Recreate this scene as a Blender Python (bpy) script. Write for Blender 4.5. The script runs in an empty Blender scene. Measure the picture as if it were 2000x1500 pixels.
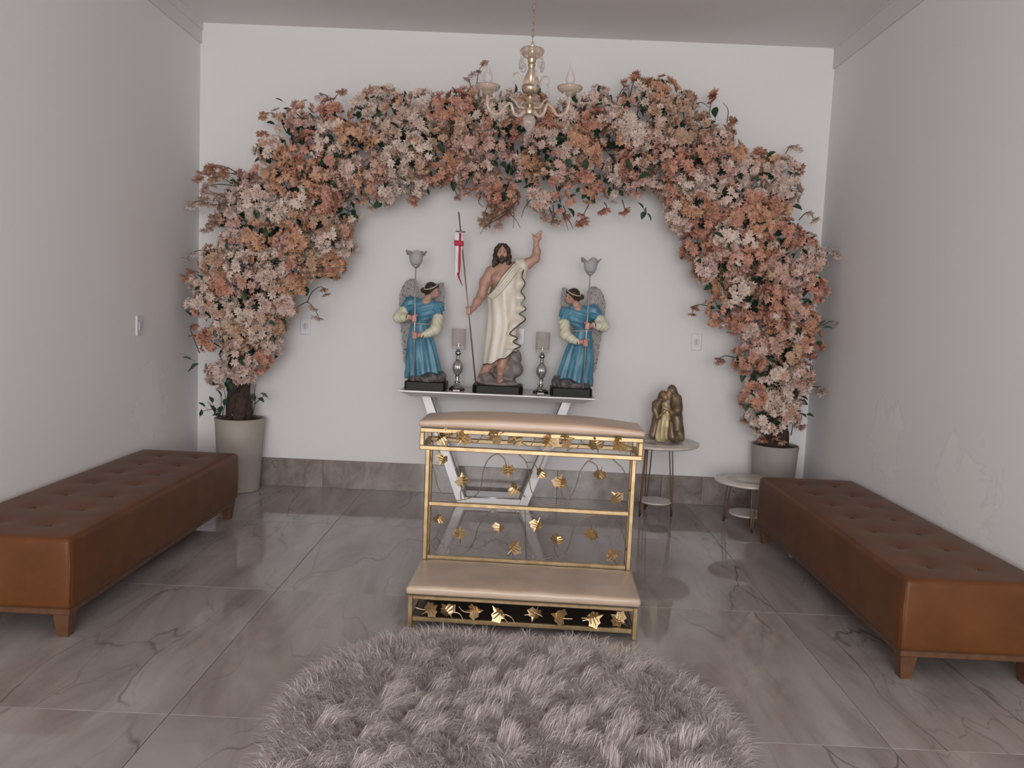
import bpy, math, random
import numpy as np
from mathutils import Vector, Matrix
random.seed(7); RNG = np.random.default_rng(7)
C = bpy.context.scene.collection
SC = bpy.context.scene
PI = math.pi

# ------------------------------------------------------------------ camera
FPX = 1585.5
CO = np.array([0., 0., 1.3])
CR = np.array([0.99901392, 0.01171473, 0.04282474])
CU = np.array([-0.04372751, 0.09260161, 0.9947426])
CF = np.array([-0.0076875, 0.99563432, -0.09302255])
cam = bpy.data.cameras.new('camera'); camo = bpy.data.objects.new('camera', cam); C.objects.link(camo)
cam.sensor_width = 36; cam.lens = FPX / 2000 * 36; cam.clip_start = .05
camo.matrix_world = Matrix(((CR[0], CU[0], -CF[0], 0), (CR[1], CU[1], -CF[1], 0), (CR[2], CU[2], -CF[2], 1.3), (0, 0, 0, 1)))
SC.camera = camo

def ray(x, y): return CF + CR * (x - 1000) / FPX - CU * (y - 750) / FPX
def at(x, y, Y):
    d = ray(x, y); return CO + d * Y / d[1]
def atz(x, y, Z):
    d = ray(x, y); return CO + d * (Z - 1.3) / d[2]

# ------------------------------------------------------------------ world, light, exposure
w = bpy.data.worlds.new('world'); SC.world = w; w.use_nodes = True
bg = w.node_tree.nodes['Background']; bg.inputs[0].default_value = (.80, .88, 1, 1); bg.inputs[1].default_value = .55
def area(name, loc, target, sx, sy, power, col):
    l = bpy.data.lights.new(name, 'AREA'); l.shape = 'RECTANGLE'; l.size = sx; l.size_y = sy; l.energy = power; l.color = col
    o = bpy.data.objects.new(name, l); C.objects.link(o); o.location = loc
    o.rotation_euler = (Vector(target) - Vector(loc)).to_track_quat('-Z', 'Y').to_euler(); return o
area('doorway_daylight', (-.1, -4.55, 1.5), (-.1, 3, 1.4), 3.3, 2.5, 318, (1, .985, .97))
SC.view_settings.view_transform = 'Standard'; SC.view_settings.look = 'None'
SC.view_settings.exposure = 0; SC.view_settings.gamma = 1; SC.view_settings.use_curve_mapping = False

# ------------------------------------------------------------------ materials
def nodes(name):
    m = bpy.data.materials.new(name); m.use_nodes = True
    nt = m.node_tree; return m, nt, nt.nodes['Principled BSDF']
def setp(b, col=None, rough=None, metal=None, **k):
    if col is not None: b.inputs['Base Color'].default_value = (*col, 1)
    if rough is not None: b.inputs['Roughness'].default_value = rough
    if metal is not None: b.inputs['Metallic'].default_value = metal
    for n, v in k.items(): b.inputs[n.replace('_', ' ')].default_value = v
def mat(name, col, rough=.5, metal=0, col2=None, scale=20, detail=4, bump=0, bscale=None, lo=.35, hi=.65, **k):
    m, nt, b = nodes(name); setp(b, col, rough, metal, **k)
    N, L = nt.nodes, nt.links
    tc = N.new('ShaderNodeTexCoord')
    if col2 is not None:
        t = N.new('ShaderNodeTexNoise'); t.inputs['Scale'].default_value = scale; t.inputs['Detail'].default_value = detail
        L.new(tc.outputs['Object'], t.inputs['Vector'])
        r = N.new('ShaderNodeValToRGB'); r.color_ramp.elements[0].color = (*col, 1); r.color_ramp.elements[1].color = (*col2, 1)
        r.color_ramp.elements[0].position = lo; r.color_ramp.elements[1].position = hi
        L.new(t.outputs['Fac'], r.inputs['Fac']); L.new(r.outputs['Color'], b.inputs['Base Color'])
    if bump:
        t2 = N.new('ShaderNodeTexNoise'); t2.inputs['Scale'].default_value = bscale or scale; t2.inputs['Detail'].default_value = 5
        L.new(tc.outputs['Object'], t2.inputs['Vector'])
        bp = N.new('ShaderNodeBump'); bp.inputs['Strength'].default_value = bump; bp.inputs['Distance'].default_value = .01
        L.new(t2.outputs['Fac'], bp.inputs['Height']); L.new(bp.outputs['Normal'], b.inputs['Normal'])
    return m

def marble(name, base, light, dark, vein, rough, per_object=True, scale=1.0):
    m, nt, b = nodes(name); N, L = nt.nodes, nt.links
    setp(b, base, rough); b.inputs['IOR'].default_value = 1.5
    tc = N.new('ShaderNodeTexCoord'); add = N.new('ShaderNodeVectorMath'); add.operation = 'ADD'
    oi = N.new('ShaderNodeObjectInfo'); mul = N.new('ShaderNodeMath'); mul.operation = 'MULTIPLY'; mul.inputs[1].default_value = 37.
    L.new(oi.outputs['Random'], mul.inputs[0]); L.new(tc.outputs['Object'], add.inputs[0]); L.new(mul.outputs[0], add.inputs[1])
    mp = N.new('ShaderNodeMapping'); mp.inputs['Rotation'].default_value = (0, 0, .35); mp.inputs['Scale'].default_value = (1.75 * scale, .46 * scale, 1.2 * scale)
    L.new(add.outputs[0], mp.inputs['Vector'])
    nz = N.new('ShaderNodeTexNoise'); nz.inputs['Scale'].default_value = 2.2; nz.inputs['Detail'].default_value = 8; nz.inputs['Roughness'].default_value = .62
    nz.inputs['Distortion'].default_value = .8
    L.new(mp.outputs[0], nz.inputs['Vector'])
    r = N.new('ShaderNodeValToRGB'); e = r.color_ramp.elements
    e[0].position = .3; e[0].color = (*dark, 1); e[1].position = .72; e[1].color = (*light, 1)
    x = e.new(.5); x.color = (*base, 1)
    L.new(nz.outputs['Fac'], r.inputs['Fac'])
    # veins: cell borders bent by noise
    n2 = N.new('ShaderNodeTexNoise'); n2.inputs['Scale'].default_value = 2.2; n2.inputs['Detail'].default_value = 3.5
    L.new(mp.outputs[0], n2.inputs['Vector'])
    mx = N.new('ShaderNodeMixRGB'); mx.blend_type = 'LINEAR_LIGHT'; mx.inputs['Fac'].default_value = .26
    L.new(mp.outputs[0], mx.inputs[1]); L.new(n2.outputs['Color'], mx.inputs[2])
    cols = r.outputs['Color']
    for sc_, wd, st in ((1.15, .011, .75), (2.7, .014, .32)):
        v = N.new('ShaderNodeTexVoronoi'); v.feature = 'DISTANCE_TO_EDGE'; v.inputs['Scale'].default_value = sc_
        L.new(mx.outputs[0], v.inputs['Vector'])
        mr = N.new('ShaderNodeMapRange'); mr.inputs['From Min'].default_value = 0; mr.inputs['From Max'].default_value = wd
        mr.inputs['To Min'].default_value = st; mr.inputs['To Max'].default_value = 0
        L.new(v.outputs['Distance'], mr.inputs['Value'])
        n3 = N.new('ShaderNodeTexNoise'); n3.inputs['Scale'].default_value = 1.7; L.new(mp.outputs[0], n3.inputs['Vector'])
        mr3 = N.new('ShaderNodeMapRange'); mr3.inputs['From Min'].default_value = .42; mr3.inputs['From Max'].default_value = .6
        L.new(n3.outputs['Fac'], mr3.inputs['Value'])
        mm = N.new('ShaderNodeMath'); mm.operation = 'MULTIPLY'; L.new(mr.outputs[0], mm.inputs[0]); L.new(mr3.outputs[0], mm.inputs[1])
        m2 = N.new('ShaderNodeMixRGB'); m2.inputs[2].default_value = (*vein, 1)
        L.new(mm.outputs[0], m2.inputs['Fac']); L.new(cols, m2.inputs[1]); cols = m2.outputs[0]
    L.new(cols, b.inputs['Base Color'])
    return m

def wallmat(name, col, stain, spots):
    """painted plaster; spots = places (x,y,z,size) where the paint has flaked or got damp"""
    m, nt, b = nodes(name); N, L = nt.nodes, nt.links; setp(b, col, .72); b.inputs['Specular IOR Level'].default_value = .25
    tc = N.new('ShaderNodeTexCoord')
    nz = N.new('ShaderNodeTexNoise'); nz.inputs['Scale'].default_value = 60; nz.inputs['Detail'].default_value = 4; L.new(tc.outputs['Object'], nz.inputs['Vector'])
    bp = N.new('ShaderNodeBump'); bp.inputs['Strength'].default_value = .12; bp.inputs['Distance'].default_value = .004
    L.new(nz.outputs['Fac'], bp.inputs['Height']); nrm = bp.outputs['Normal']
    if spots:
        n2 = N.new('ShaderNodeTexNoise'); n2.inputs['Scale'].default_value = 4.5; n2.inputs['Detail'].default_value = 7; n2.inputs['Distortion'].default_value = 1.2
        L.new(tc.outputs['Object'], n2.inputs['Vector'])
        tot = None
        for (x, y, z, s) in spots:
            sb = N.new('ShaderNodeVectorMath'); sb.operation = 'DISTANCE'; sb.inputs[1].default_value = (x, y, z); L.new(tc.outputs['Object'], sb.inputs[0])
            mr = N.new('ShaderNodeMapRange'); mr.inputs['From Min'].default_value = 0; mr.inputs['From Max'].default_value = s; mr.inputs['To Min'].default_value = 1; mr.inputs['To Max'].default_value = 0
            L.new(sb.outputs['Value'], mr.inputs['Value'])
            if tot is None: tot = mr.outputs[0]
            else:
                ad = N.new('ShaderNodeMath'); ad.operation = 'MAXIMUM'; L.new(tot, ad.inputs[0]); L.new(mr.outputs[0], ad.inputs[1]); tot = ad.outputs[0]
        ad = N.new('ShaderNodeMath'); ad.operation = 'MULTIPLY'; L.new(tot, ad.inputs[0]); L.new(n2.outputs['Fac'], ad.inputs[1])
        rr = N.new('ShaderNodeValToRGB'); e = rr.color_ramp.elements; e[0].position = .24; e[0].color = (0, 0, 0, 1); e[1].position = .33; e[1].color = (1, 1, 1, 1)
        L.new(ad.outputs[0], rr.inputs['Fac'])
        r2 = N.new('ShaderNodeValToRGB'); e = r2.color_ramp.elements; e[0].position = .265; e[0].color = (0, 0, 0, 1); e[1].position = .30; e[1].color = (0, 0, 0, 1); x = e.new(.283); x.color = (1, 1, 1, 1)
        L.new(ad.outputs[0], r2.inputs['Fac'])
        mx = N.new('ShaderNodeMixRGB'); mx.inputs[1].default_value = (*col, 1); mx.inputs[2].default_value = (min(1, col[0] * 1.035), min(1, col[1] * 1.03), min(1, col[2] * 1.015), 1); L.new(rr.outputs[0], mx.inputs['Fac'])
        m3 = N.new('ShaderNodeMixRGB'); L.new(mx.outputs[0], m3.inputs[1]); m3.inputs[2].default_value = (*stain, 1)
        h = N.new('ShaderNodeMath'); h.operation = 'MULTIPLY'; h.inputs[1].default_value = .18; L.new(r2.outputs[0], h.inputs[0]); L.new(h.outputs[0], m3.inputs['Fac'])
        L.new(m3.outputs[0], b.inputs['Base Color'])
        b2 = N.new('ShaderNodeBump'); b2.inputs['Strength'].default_value = .12; b2.inputs['Distance'].default_value = .004; L.new(rr.outputs[0], b2.inputs['Height']); L.new(nrm, b2.inputs['Normal']); nrm = b2.outputs['Normal']
    L.new(nrm, b.inputs['Normal'])
    return m

def petal(name, col, col2):
    m, nt, b = nodes(name); N, L = nt.nodes, nt.links; setp(b, col, .75); b.inputs['Specular IOR Level'].default_value = .2
    g = N.new('ShaderNodeNewGeometry'); r = N.new('ShaderNodeMixRGB'); r.inputs[1].default_value = (*col, 1); r.inputs[2].default_value = (*col2, 1)
    oi = N.new('ShaderNodeObjectInfo'); ad = N.new('ShaderNodeMath'); ad.operation = 'ADD'; fr = N.new('ShaderNodeMath'); fr.operation = 'FRACT'
    L.new(g.outputs['Random Per Island'], ad.inputs[0]); L.new(oi.outputs['Random'], ad.inputs[1]); L.new(ad.outputs[0], fr.inputs[0]); L.new(fr.outputs[0], r.inputs['Fac'])
    L.new(r.outputs[0], b.inputs['Base Color'])
    t = N.new('ShaderNodeBsdfTranslucent'); L.new(r.outputs[0], t.inputs['Color'])
    mx = N.new('ShaderNodeMixShader'); mx.inputs[0].default_value = .2
    out = N['Material Output']; L.new(b.outputs[0], mx.inputs[1]); L.new(t.outputs[0], mx.inputs[2]); L.new(mx.outputs[0], out.inputs['Surface'])
    return m

M = {}
M['wall'] = wallmat('white_plaster', (.75, .735, .735), (.6, .55, .5), [])
M['wall_l'] = wallmat('white_plaster_left', (.84, .82, .825), (.6, .55, .5), [(-2.21, 4.85, .66, .50)])
M['wall_r'] = wallmat('white_plaster_right', (.82, .81, .815), (.55, .48, .42), [(2.0, 4.35, .66, .45), (2.0, 3.55, .55, .55)])
M['ceiling'] = mat('ceiling_paint', (.79, .76, .745), .8)
M['cornice'] = mat('cornice_paint', (.72, .70, .70), .7)
M['floor'] = marble('polished_marble_tile', (.33, .292, .28), (.425, .385, .37), (.225, .192, .18), (.085, .068, .06), .055)
M['base'] = marble('marble_baseboard', (.25, .212, .198), (.34, .30, .28), (.165, .135, .122), (.10, .08, .07), .12, scale=2.2)
M['grout'] = mat('grout', (.2, .18, .17), .9)
M['leather'] = mat('tan_leather', (.092, .0295, .0070), .46, 0, (.130, .045, .0115), 7, 6, .10, 260, .3, .7, Specular_IOR_Level=.27, Sheen_Weight=.03, Sheen_Roughness=.4)
M['benchwood'] = mat('brown_wood', (.085, .036, .016), .45, 0, (.12, .052, .024), 30)
M['gold'] = mat('brushed_gold', (.47, .345, .20), .40, .75, (.36, .25, .13), 25)
M['goldleaf'] = mat('gold_leaf', (.62, .47, .27), .30, .85, (.42, .29, .15), 40)
M['wire'] = mat('dark_brass_wire', (.20, .15, .09), .35, .85)
M['cream'] = mat('cream_vinyl', (.46, .325, .235), .34, 0, (.51, .37, .275), 5, 4, .05, 90)
M['cream2'] = mat('cream_vinyl_worn', (.42, .315, .235), .36, 0, (.50, .39, .30), 6, 4, .05, 90)
M['darkbrown'] = mat('dark_brown', (.05, .038, .028), .35)
M['silver'] = mat('silver_lacquer', (.50, .48, .50), .30, .35)
M['whitelac'] = mat('white_lacquer', (.70, .69, .70), .12, 0, Coat_Weight=.4)
M['mirror'] = mat('mirror_edge', (.62, .6, .6), .04, 1)
M['pot'] = mat('beige_pot', (.36, .315, .28), .55, 0, (.40, .355, .32), 8)
M['pot2'] = mat('taupe_pot', (.30, .27, .245), .55, 0, (.34, .31, .28), 8)
M['soil'] = mat('bark_mulch', (.05, .022, .016), .9, 0, (.12, .05, .035), 60, 4, .8, 80)
M['trunk'] = mat('bark', (.035, .02, .015), .9, 0, (.075, .045, .03), 40, 4, .8, 60)
M['twig'] = mat('twig', (.06, .042, .03), .8)
M['leaf'] = mat('green_leaf', (.018, .048, .026), .45, 0, (.04, .085, .045), 30)
M['leafpale'] = mat('pale_green_leaf', (.08, .14, .085), .5)
PET = [petal('petal_cream', (0.702, 0.559, 0.477), (0.792, 0.664, 0.589)), petal('petal_blush', (0.666, 0.488, 0.421), (0.756, 0.598, 0.529)),
       petal('petal_salmon', (0.540, 0.251, 0.176), (0.648, 0.365, 0.271)), petal('petal_peach', (0.558, 0.295, 0.181), (0.666, 0.409, 0.275)),
       petal('petal_rose', (0.576, 0.352, 0.288), (0.684, 0.458, 0.387)), petal('petal_tan', (0.513, 0.330, 0.224), (0.630, 0.449, 0.331))]
M['stamen'] = mat('stamen', (.30, .12, .06), .8)
M['skin'] = mat('painted_skin', (.44, .25, .185), .45, 0, (.50, .30, .225), 12)
M['skinpink'] = mat('painted_pink_skin', (.52, .22, .19), .45, 0, (.56, .29, .25), 20)
M['hair'] = mat('painted_brown_hair', (.030, .016, .012), .45, 0, (.05, .028, .02), 50)
M['robe'] = mat('cream_robe_paint', (.66, .60, .50), .38, 0, (.72, .665, .57), 12)
M['robetrim'] = mat('dark_gold_trim', (.075, .05, .03), .45)
M['blue'] = mat('blue_robe_paint', (.045, .165, .255), .38, 0, (.10, .27, .37), 9)
M['sleeve'] = mat('cream_sleeve_paint', (.60, .58, .42), .45, 0, (.66, .64, .50), 14)
M['cuff'] = mat('dark_cuff_paint', (.10, .05, .06), .5)
M['wing'] = mat('speckled_wing_paint', (.38, .36, .35), .6, 0, (.10, .09, .088), 55, 4, .3, 60, .56, .68)
M['rock'] = mat('painted_rock', (.19, .16, .15), .5, 0, (.27, .23, .225), 9, 5, .3, 30)
M['rockdark'] = mat('dark_painted_rock', (.075, .068, .068), .5, 0, (.14, .125, .125), 25, 5, .4, 40)
M['plinth'] = mat('black_plinth', (.010, .008, .008), .45, Specular_IOR_Level=.25)
M['staff'] = mat('copper_staff', (.30, .20, .18), .35, .6)
M['pole'] = mat('pale_metal_pole', (.55, .52, .49), .3, .6)
M['red'] = mat('red_ribbon', (.48, .025, .06), .5)
M['white'] = mat('white_ribbon', (.78, .75, .77), .6)
M['eye'] = mat('dark_eye', (.02, .012, .01), .3)
M['lip'] = mat('lip', (.33, .13, .10), .5)
M['chrome'] = mat('chrome', (.62, .58, .56), .10, 1)
M['chromedark'] = mat('dark_chrome', (.16, .13, .12), .12, 1)
M['ribbed'] = mat('ribbed_silver_glass', (.45, .42, .42), .15, .6)
M['plastic'] = mat('white_plastic', (.73, .72, .735), .3)
M['plasticgrey'] = mat('grey_plastic', (.60, .59, .62), .35)
M['marbletop'] = mat('cream_marble', (.56, .50, .46), .22, 0, (.66, .60, .56), 8)
M['inlay'] = mat('taupe_inlay', (.36, .30, .28), .25, 0, (.45, .38, .36), 14)
M['leg'] = mat('copper_leg', (.16, .085, .05), .35, .7)
M['bronze'] = mat('bronze_robe', (.13, .088, .055), .42, .35, (.21, .15, .095), 18, 4, .2, 40)
M['ivory'] = mat('gilded_ivory', (.52, .42, .22), .42, .15, (.62, .53, .33), 14, 4, .2, 40)
M['bronzeskin'] = mat('bronze_skin', (.34, .22, .12), .42, .3)
M['champ'] = mat('champagne_metal', (.66, .54, .40), .2, .85, (.58, .46, .33), 20)
M['chain'] = mat('rose_chain', (.42, .25, .18), .4, .6)
def glass(name, col, rough, ior=1.45, w=1.0, extra=0):
    m, nt, b = nodes(name); setp(b, col, rough); b.inputs['Transmission Weight'].default_value = w; b.inputs['IOR'].default_value = ior; return m
M['glass'] = None
def clear(name, tint, amt, rough=.12):
    m, nt, b = nodes(name); N, L = nt.nodes, nt.links; setp(b, tint, rough)
    t = N.new('ShaderNodeBsdfTransparent'); t.inputs[0].default_value = (.97, .955, .945, 1); mx = N.new('ShaderNodeMixShader')
    lw = N.new('ShaderNodeLayerWeight'); lw.inputs['Blend'].default_value = .35; mr = N.new('ShaderNodeMapRange'); mr.inputs['To Min'].default_value = amt; mr.inputs['To Max'].default_value = min(1, amt + .45)
    L.new(lw.outputs['Facing'], mr.inputs['Value']); L.new(mr.outputs[0], mx.inputs[0])
    L.new(t.outputs[0], mx.inputs[1]); L.new(b.outputs[0], mx.inputs[2]); L.new(mx.outputs[0], N['Material Output'].inputs['Surface']); return m
M['thinglass'] = clear('ribbed_glass', (.74, .70, .67), .08)
M['glass'] = clear('clear_crystal', (.66, .60, .56), .30, .06)
M['amber'] = glass('champagne_glass', (.93, .80, .68), .08, 1.42, .72)
M['frost'] = glass('frosted_glass', (.56, .55, .57), .45, 1.2, .35)
def furmat():
    m, nt, b = nodes('rug_fur'); N, L = nt.nodes, nt.links; setp(b, (.4, .36, .35), .6)
    b.inputs['Specular IOR Level'].default_value = .25
    g = N.new('ShaderNodeNewGeometry'); r = N.new('ShaderNodeValToRGB'); e = r.color_ramp.elements
    e[0].color = (.62, .545, .53, 1); e[1].color = (.86, .80, .785, 1); L.new(g.outputs['Random Per Island'], r.inputs['Fac'])
    L.new(r.outputs[0], b.inputs['Base Color'])
    t = N.new('ShaderNodeBsdfTranslucent'); L.new(r.outputs[0], t.inputs['Color'])
    mx = N.new('ShaderNodeMixShader'); mx.inputs[0].default_value = .45
    L.new(b.outputs[0], mx.inputs[1]); L.new(t.outputs[0], mx.inputs[2]); L.new(mx.outputs[0], N['Material Output'].inputs['Surface'])
    return m
M['fur'] = furmat()

# ------------------------------------------------------------------ object helpers
def mesh(name, V, F, m, smooth=True):
    me = bpy.data.meshes.new(name); me.from_pydata([tuple(map(float, v)) for v in V], [], [tuple(map(int, f)) for f in F])
    if m is not None: me.materials.append(m)
    if smooth: me.polygons.foreach_set('use_smooth', [True] * len(me.polygons))
    me.update(); return me
def obj(name, me, parent=None, loc=(0, 0, 0), rot=(0, 0, 0), scale=None):
    o = bpy.data.objects.new(name, me); C.objects.link(o); o.location = loc; o.rotation_euler = rot
    if scale is not None: o.scale = scale
    if parent is not None: o.parent = parent
    return o
def tag(o, label=None, cat=None, group=None, kind=None):
    for k, v in (('label', label), ('category', cat), ('group', group), ('kind', kind)):
        if v: o[k] = v
    return o
def thing(name, label, cat, loc=(0, 0, 0), rotz=0, group=None):
    o = obj(name, None, None, loc, (0, 0, rotz)); o.empty_display_size = .1
    return tag(o, label, cat, group)
def copy_tree(o, parent=None):
    c = o.copy(); C.objects.link(c)
    if parent is not None: c.parent = parent
    for ch in list(o.children): copy_tree(ch, c)
    return c
def rotm(axis, a): return np.array(Matrix.Rotation(a, 3, axis))
def frame(d):
    d = np.asarray(d, float); d = d / (np.linalg.norm(d) + 1e-12)
    u = np.array([0, 0, 1.]) if abs(d[2]) < .9 else np.array([1., 0, 0])
    a = np.cross(d, u); a /= np.linalg.norm(a); return a, np.cross(a, d), d
def spline(P, n):
    P = np.asarray(P, float); k = len(P)
    if k < 3: return np.array([P[0] + (P[-1] - P[0]) * t for t in np.linspace(0, 1, n)])
    Q = np.vstack([2 * P[0] - P[1], P, 2 * P[-1] - P[-2]]); out = []
    for t in np.linspace(0, k - 1 - 1e-9, n):
        i = int(t); u = t - i; a, b, c, d = Q[i], Q[i + 1], Q[i + 2], Q[i + 3]
        out.append(.5 * (2 * b + (c - a) * u + (2 * a - 5 * b + 4 * c - d) * u * u + (3 * b - a - 3 * c + d) * u ** 3))
    return np.array(out)

class MB:
    def __init__(s): s.V = []; s.F = []
    def add(s, V, F):
        n = len(s.V); s.V.extend([tuple(v) for v in V]); s.F.extend([tuple(i + n for i in f) for f in F]); return s
    def box(s, lo, hi, R=None, c=None):
        x0, y0, z0 = lo; x1, y1, z1 = hi
        V = np.array([(x, y, z) for x in (x0, x1) for y in (y0, y1) for z in (z0, z1)], float)
        if R is not None: c = np.array(c); V = (V - c) @ np.array(R).T + c
        return s.add(V, [(0, 1, 3, 2), (4, 6, 7, 5), (0, 4, 5, 1), (2, 3, 7, 6), (0, 2, 6, 4), (1, 5, 7, 3)])
    def bbox(s, lo, hi, b):
        """box with bevelled (chamfered) edges"""
        lo = np.array(lo, float); hi = np.array(hi, float); b = min(b, (hi - lo).min() * .45)
        V = []; idx = {}
        for sx in (0, 1):
            for sy in (0, 1):
                for sz in (0, 1):
                    for ax in range(3):
                        p = np.array([(lo, hi)[q][i] for i, q in enumerate((sx, sy, sz))])
                        for i, q in enumerate((sx, sy, sz)):
                            if i != ax: p[i] += b if q == 0 else -b
                        idx[(sx, sy, sz, ax)] = len(V); V.append(p)
        F = []
        for ax in range(3):
            o1, o2 = [i for i in range(3) if i != ax]
            for q in (0, 1):
                f = []
                for a_, b_ in ((0, 0), (1, 0), (1, 1), (0, 1)):
                    k = [0, 0, 0]; k[ax] = q; k[o1] = a_; k[o2] = b_; f.append(idx[(*k, ax)])
                F.append(tuple(f))
                # edges along ax
            for a_ in (0, 1):
                for b_ in (0, 1):
                    k0 = [0, 0, 0]; k1 = [0, 0, 0]; k1[ax] = 1
                    for k in (k0, k1): k[o1] = a_; k[o2] = b_
                    F.append((idx[(*k0, o1)], idx[(*k1, o1)], idx[(*k1, o2)], idx[(*k0, o2)]))
        for sx in (0, 1):
            for sy in (0, 1):
                for sz in (0, 1): F.append(tuple(idx[(sx, sy, sz, a)] for a in range(3)))
        return s.add(V, F)
    def tube(s, P, r, n=8, cap=True, flat=None):
        P = np.asarray(P, float); r = np.broadcast_to(np.asarray(r, float), (len(P),)); V = []; F = []
        T = np.gradient(P, axis=0); a, b, _ = frame(T[0])
        for i, p in enumerate(P):
            d = T[i] / (np.linalg.norm(T[i]) + 1e-12); a = a - d * (a @ d); a /= np.linalg.norm(a) + 1e-12; b = np.cross(d, a)
            for j in range(n):
                t = 2 * PI * j / n; V.append(p + r[i] * (math.cos(t) * a + math.sin(t) * b))
        for i in range(len(P) - 1):
            for j in range(n):
                k = (j + 1) % n; F.append((i * n + j, i * n + k, (i + 1) * n + k, (i + 1) * n + j))
        if cap: F.append(tuple(range(n))[::-1]); F.append(tuple((len(P) - 1) * n + j for j in range(n)))
        return s.add(V, F)
    def lathe(s, prof, c=(0, 0, 0), n=32, R=None, fl=None, caps=True):
        V = []; F = []; c = np.array(c, float)
        for (r, z) in prof:
            for j in range(n):
                t = 2 * PI * j / n; rr = r * (1 if fl is None else fl(t, z)); v = np.array([rr * math.cos(t), rr * math.sin(t), z])
                V.append((R @ v if R is not None else v) + c)
        for i in range(len(prof) - 1):
            for j in range(n):
                k = (j + 1) % n; F.append((i * n + j, i * n + k, (i + 1) * n + k, (i + 1) * n + j))
        if caps and prof[0][0] > 1e-6: F.append(tuple(range(n))[::-1])
        if caps and prof[-1][0] > 1e-6: F.append(tuple((len(prof) - 1) * n + j for j in range(n)))
        return s.add(V, F)
    def sphere(s, c, r, n=12):
        r = np.broadcast_to(np.asarray(r, float), (3,)); c = np.array(c, float); V = []; F = []; k = n // 2
        for i in range(k + 1):
            ph = PI * i / k
            for j in range(n):
                t = 2 * PI * j / n; V.append(c + r * np.array([math.sin(ph) * math.cos(t), math.sin(ph) * math.sin(t), math.cos(ph)]))
        for i in range(k):
            for j in range(n):
                q = (j + 1) % n; F.append((i * n + j, (i + 1) * n + j, (i + 1) * n + q, i * n + q))
        return s.add(V, F)
    def prism(s, poly, z0, z1, ch=0):
        """vertical prism over an xy polygon, with chamfered top"""
        n = len(poly); poly = np.array(poly, float); c = poly.mean(0); V = []
        rings = [(poly, z0), (poly, z1 - ch), (c + (poly - c) * (1 - ch / (np.abs(poly - c).max() + 1e-9)), z1)] if ch else [(poly, z0), (poly, z1)]
        for p, z in rings: V += [(x, y, z) for x, y in p]
        F = [tuple(range(n))[::-1], tuple((len(rings) - 1) * n + i for i in range(n))]
        for k in range(len(rings) - 1):
            for i in range(n): j = (i + 1) % n; F.append((k * n + i, k * n + j, (k + 1) * n + j, (k + 1) * n + i))
        return s.add(V, F)
    def build(s, name, m, parent=None, smooth=False, loc=(0, 0, 0), rot=(0, 0, 0)):
        me = mesh(name, s.V, s.F, m, smooth)
        if smooth == 'auto':
            me.polygons.foreach_set('use_smooth', [True] * len(me.polygons))
            try: me.set_sharp_from_angle(angle=.7)
            except Exception: pass
        return obj(name, me, parent, loc, rot)

def roundbox(lo, hi, r, n, disp=None):
    """grid-subdivided box with rounded edges; disp(P)->P applied last"""
    lo = np.array(lo, float); hi = np.array(hi, float); V = []; F = []; key = {}
    def axis(a, b, k):
        k1 = [a + r * (1 - math.cos(t)) for t in np.linspace(0, PI / 2, 5)][:-1]
        return np.array(k1 + list(np.linspace(a + r, b - r, k + 1)) + [b - (q - a) for q in k1[::-1]])
    A = [axis(lo[i], hi[i], n[i]) for i in range(3)]
    def vid(p):
        q = tuple(np.round(p, 6))
        if q not in key:
            key[q] = len(V); p = np.array(p); inner = np.clip(p, lo + r, hi - r); d = p - inner; L = np.linalg.norm(d)
            V.append(inner + d / L * r if L > 1e-9 else p)
        return key[q]
    for ax in range(3):
        u, v = [(1, 2), (2, 0), (0, 1)][ax]
        for q in (0, 1):
            w_ = (lo, hi)[q][ax]
            for i in range(len(A[u]) - 1):
                for j in range(len(A[v]) - 1):
                    f = []
                    for (a, b) in ((i, j), (i + 1, j), (i + 1, j + 1), (i, j + 1)):
                        p = [0, 0, 0]; p[ax] = w_; p[u] = A[u][a]; p[v] = A[v][b]; f.append(vid(p))
                    F.append(tuple(f) if q else tuple(f[::-1]))
    V = np.array(V)
    if disp is not None: V = disp(V)
    return MB().add(V, F)

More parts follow.
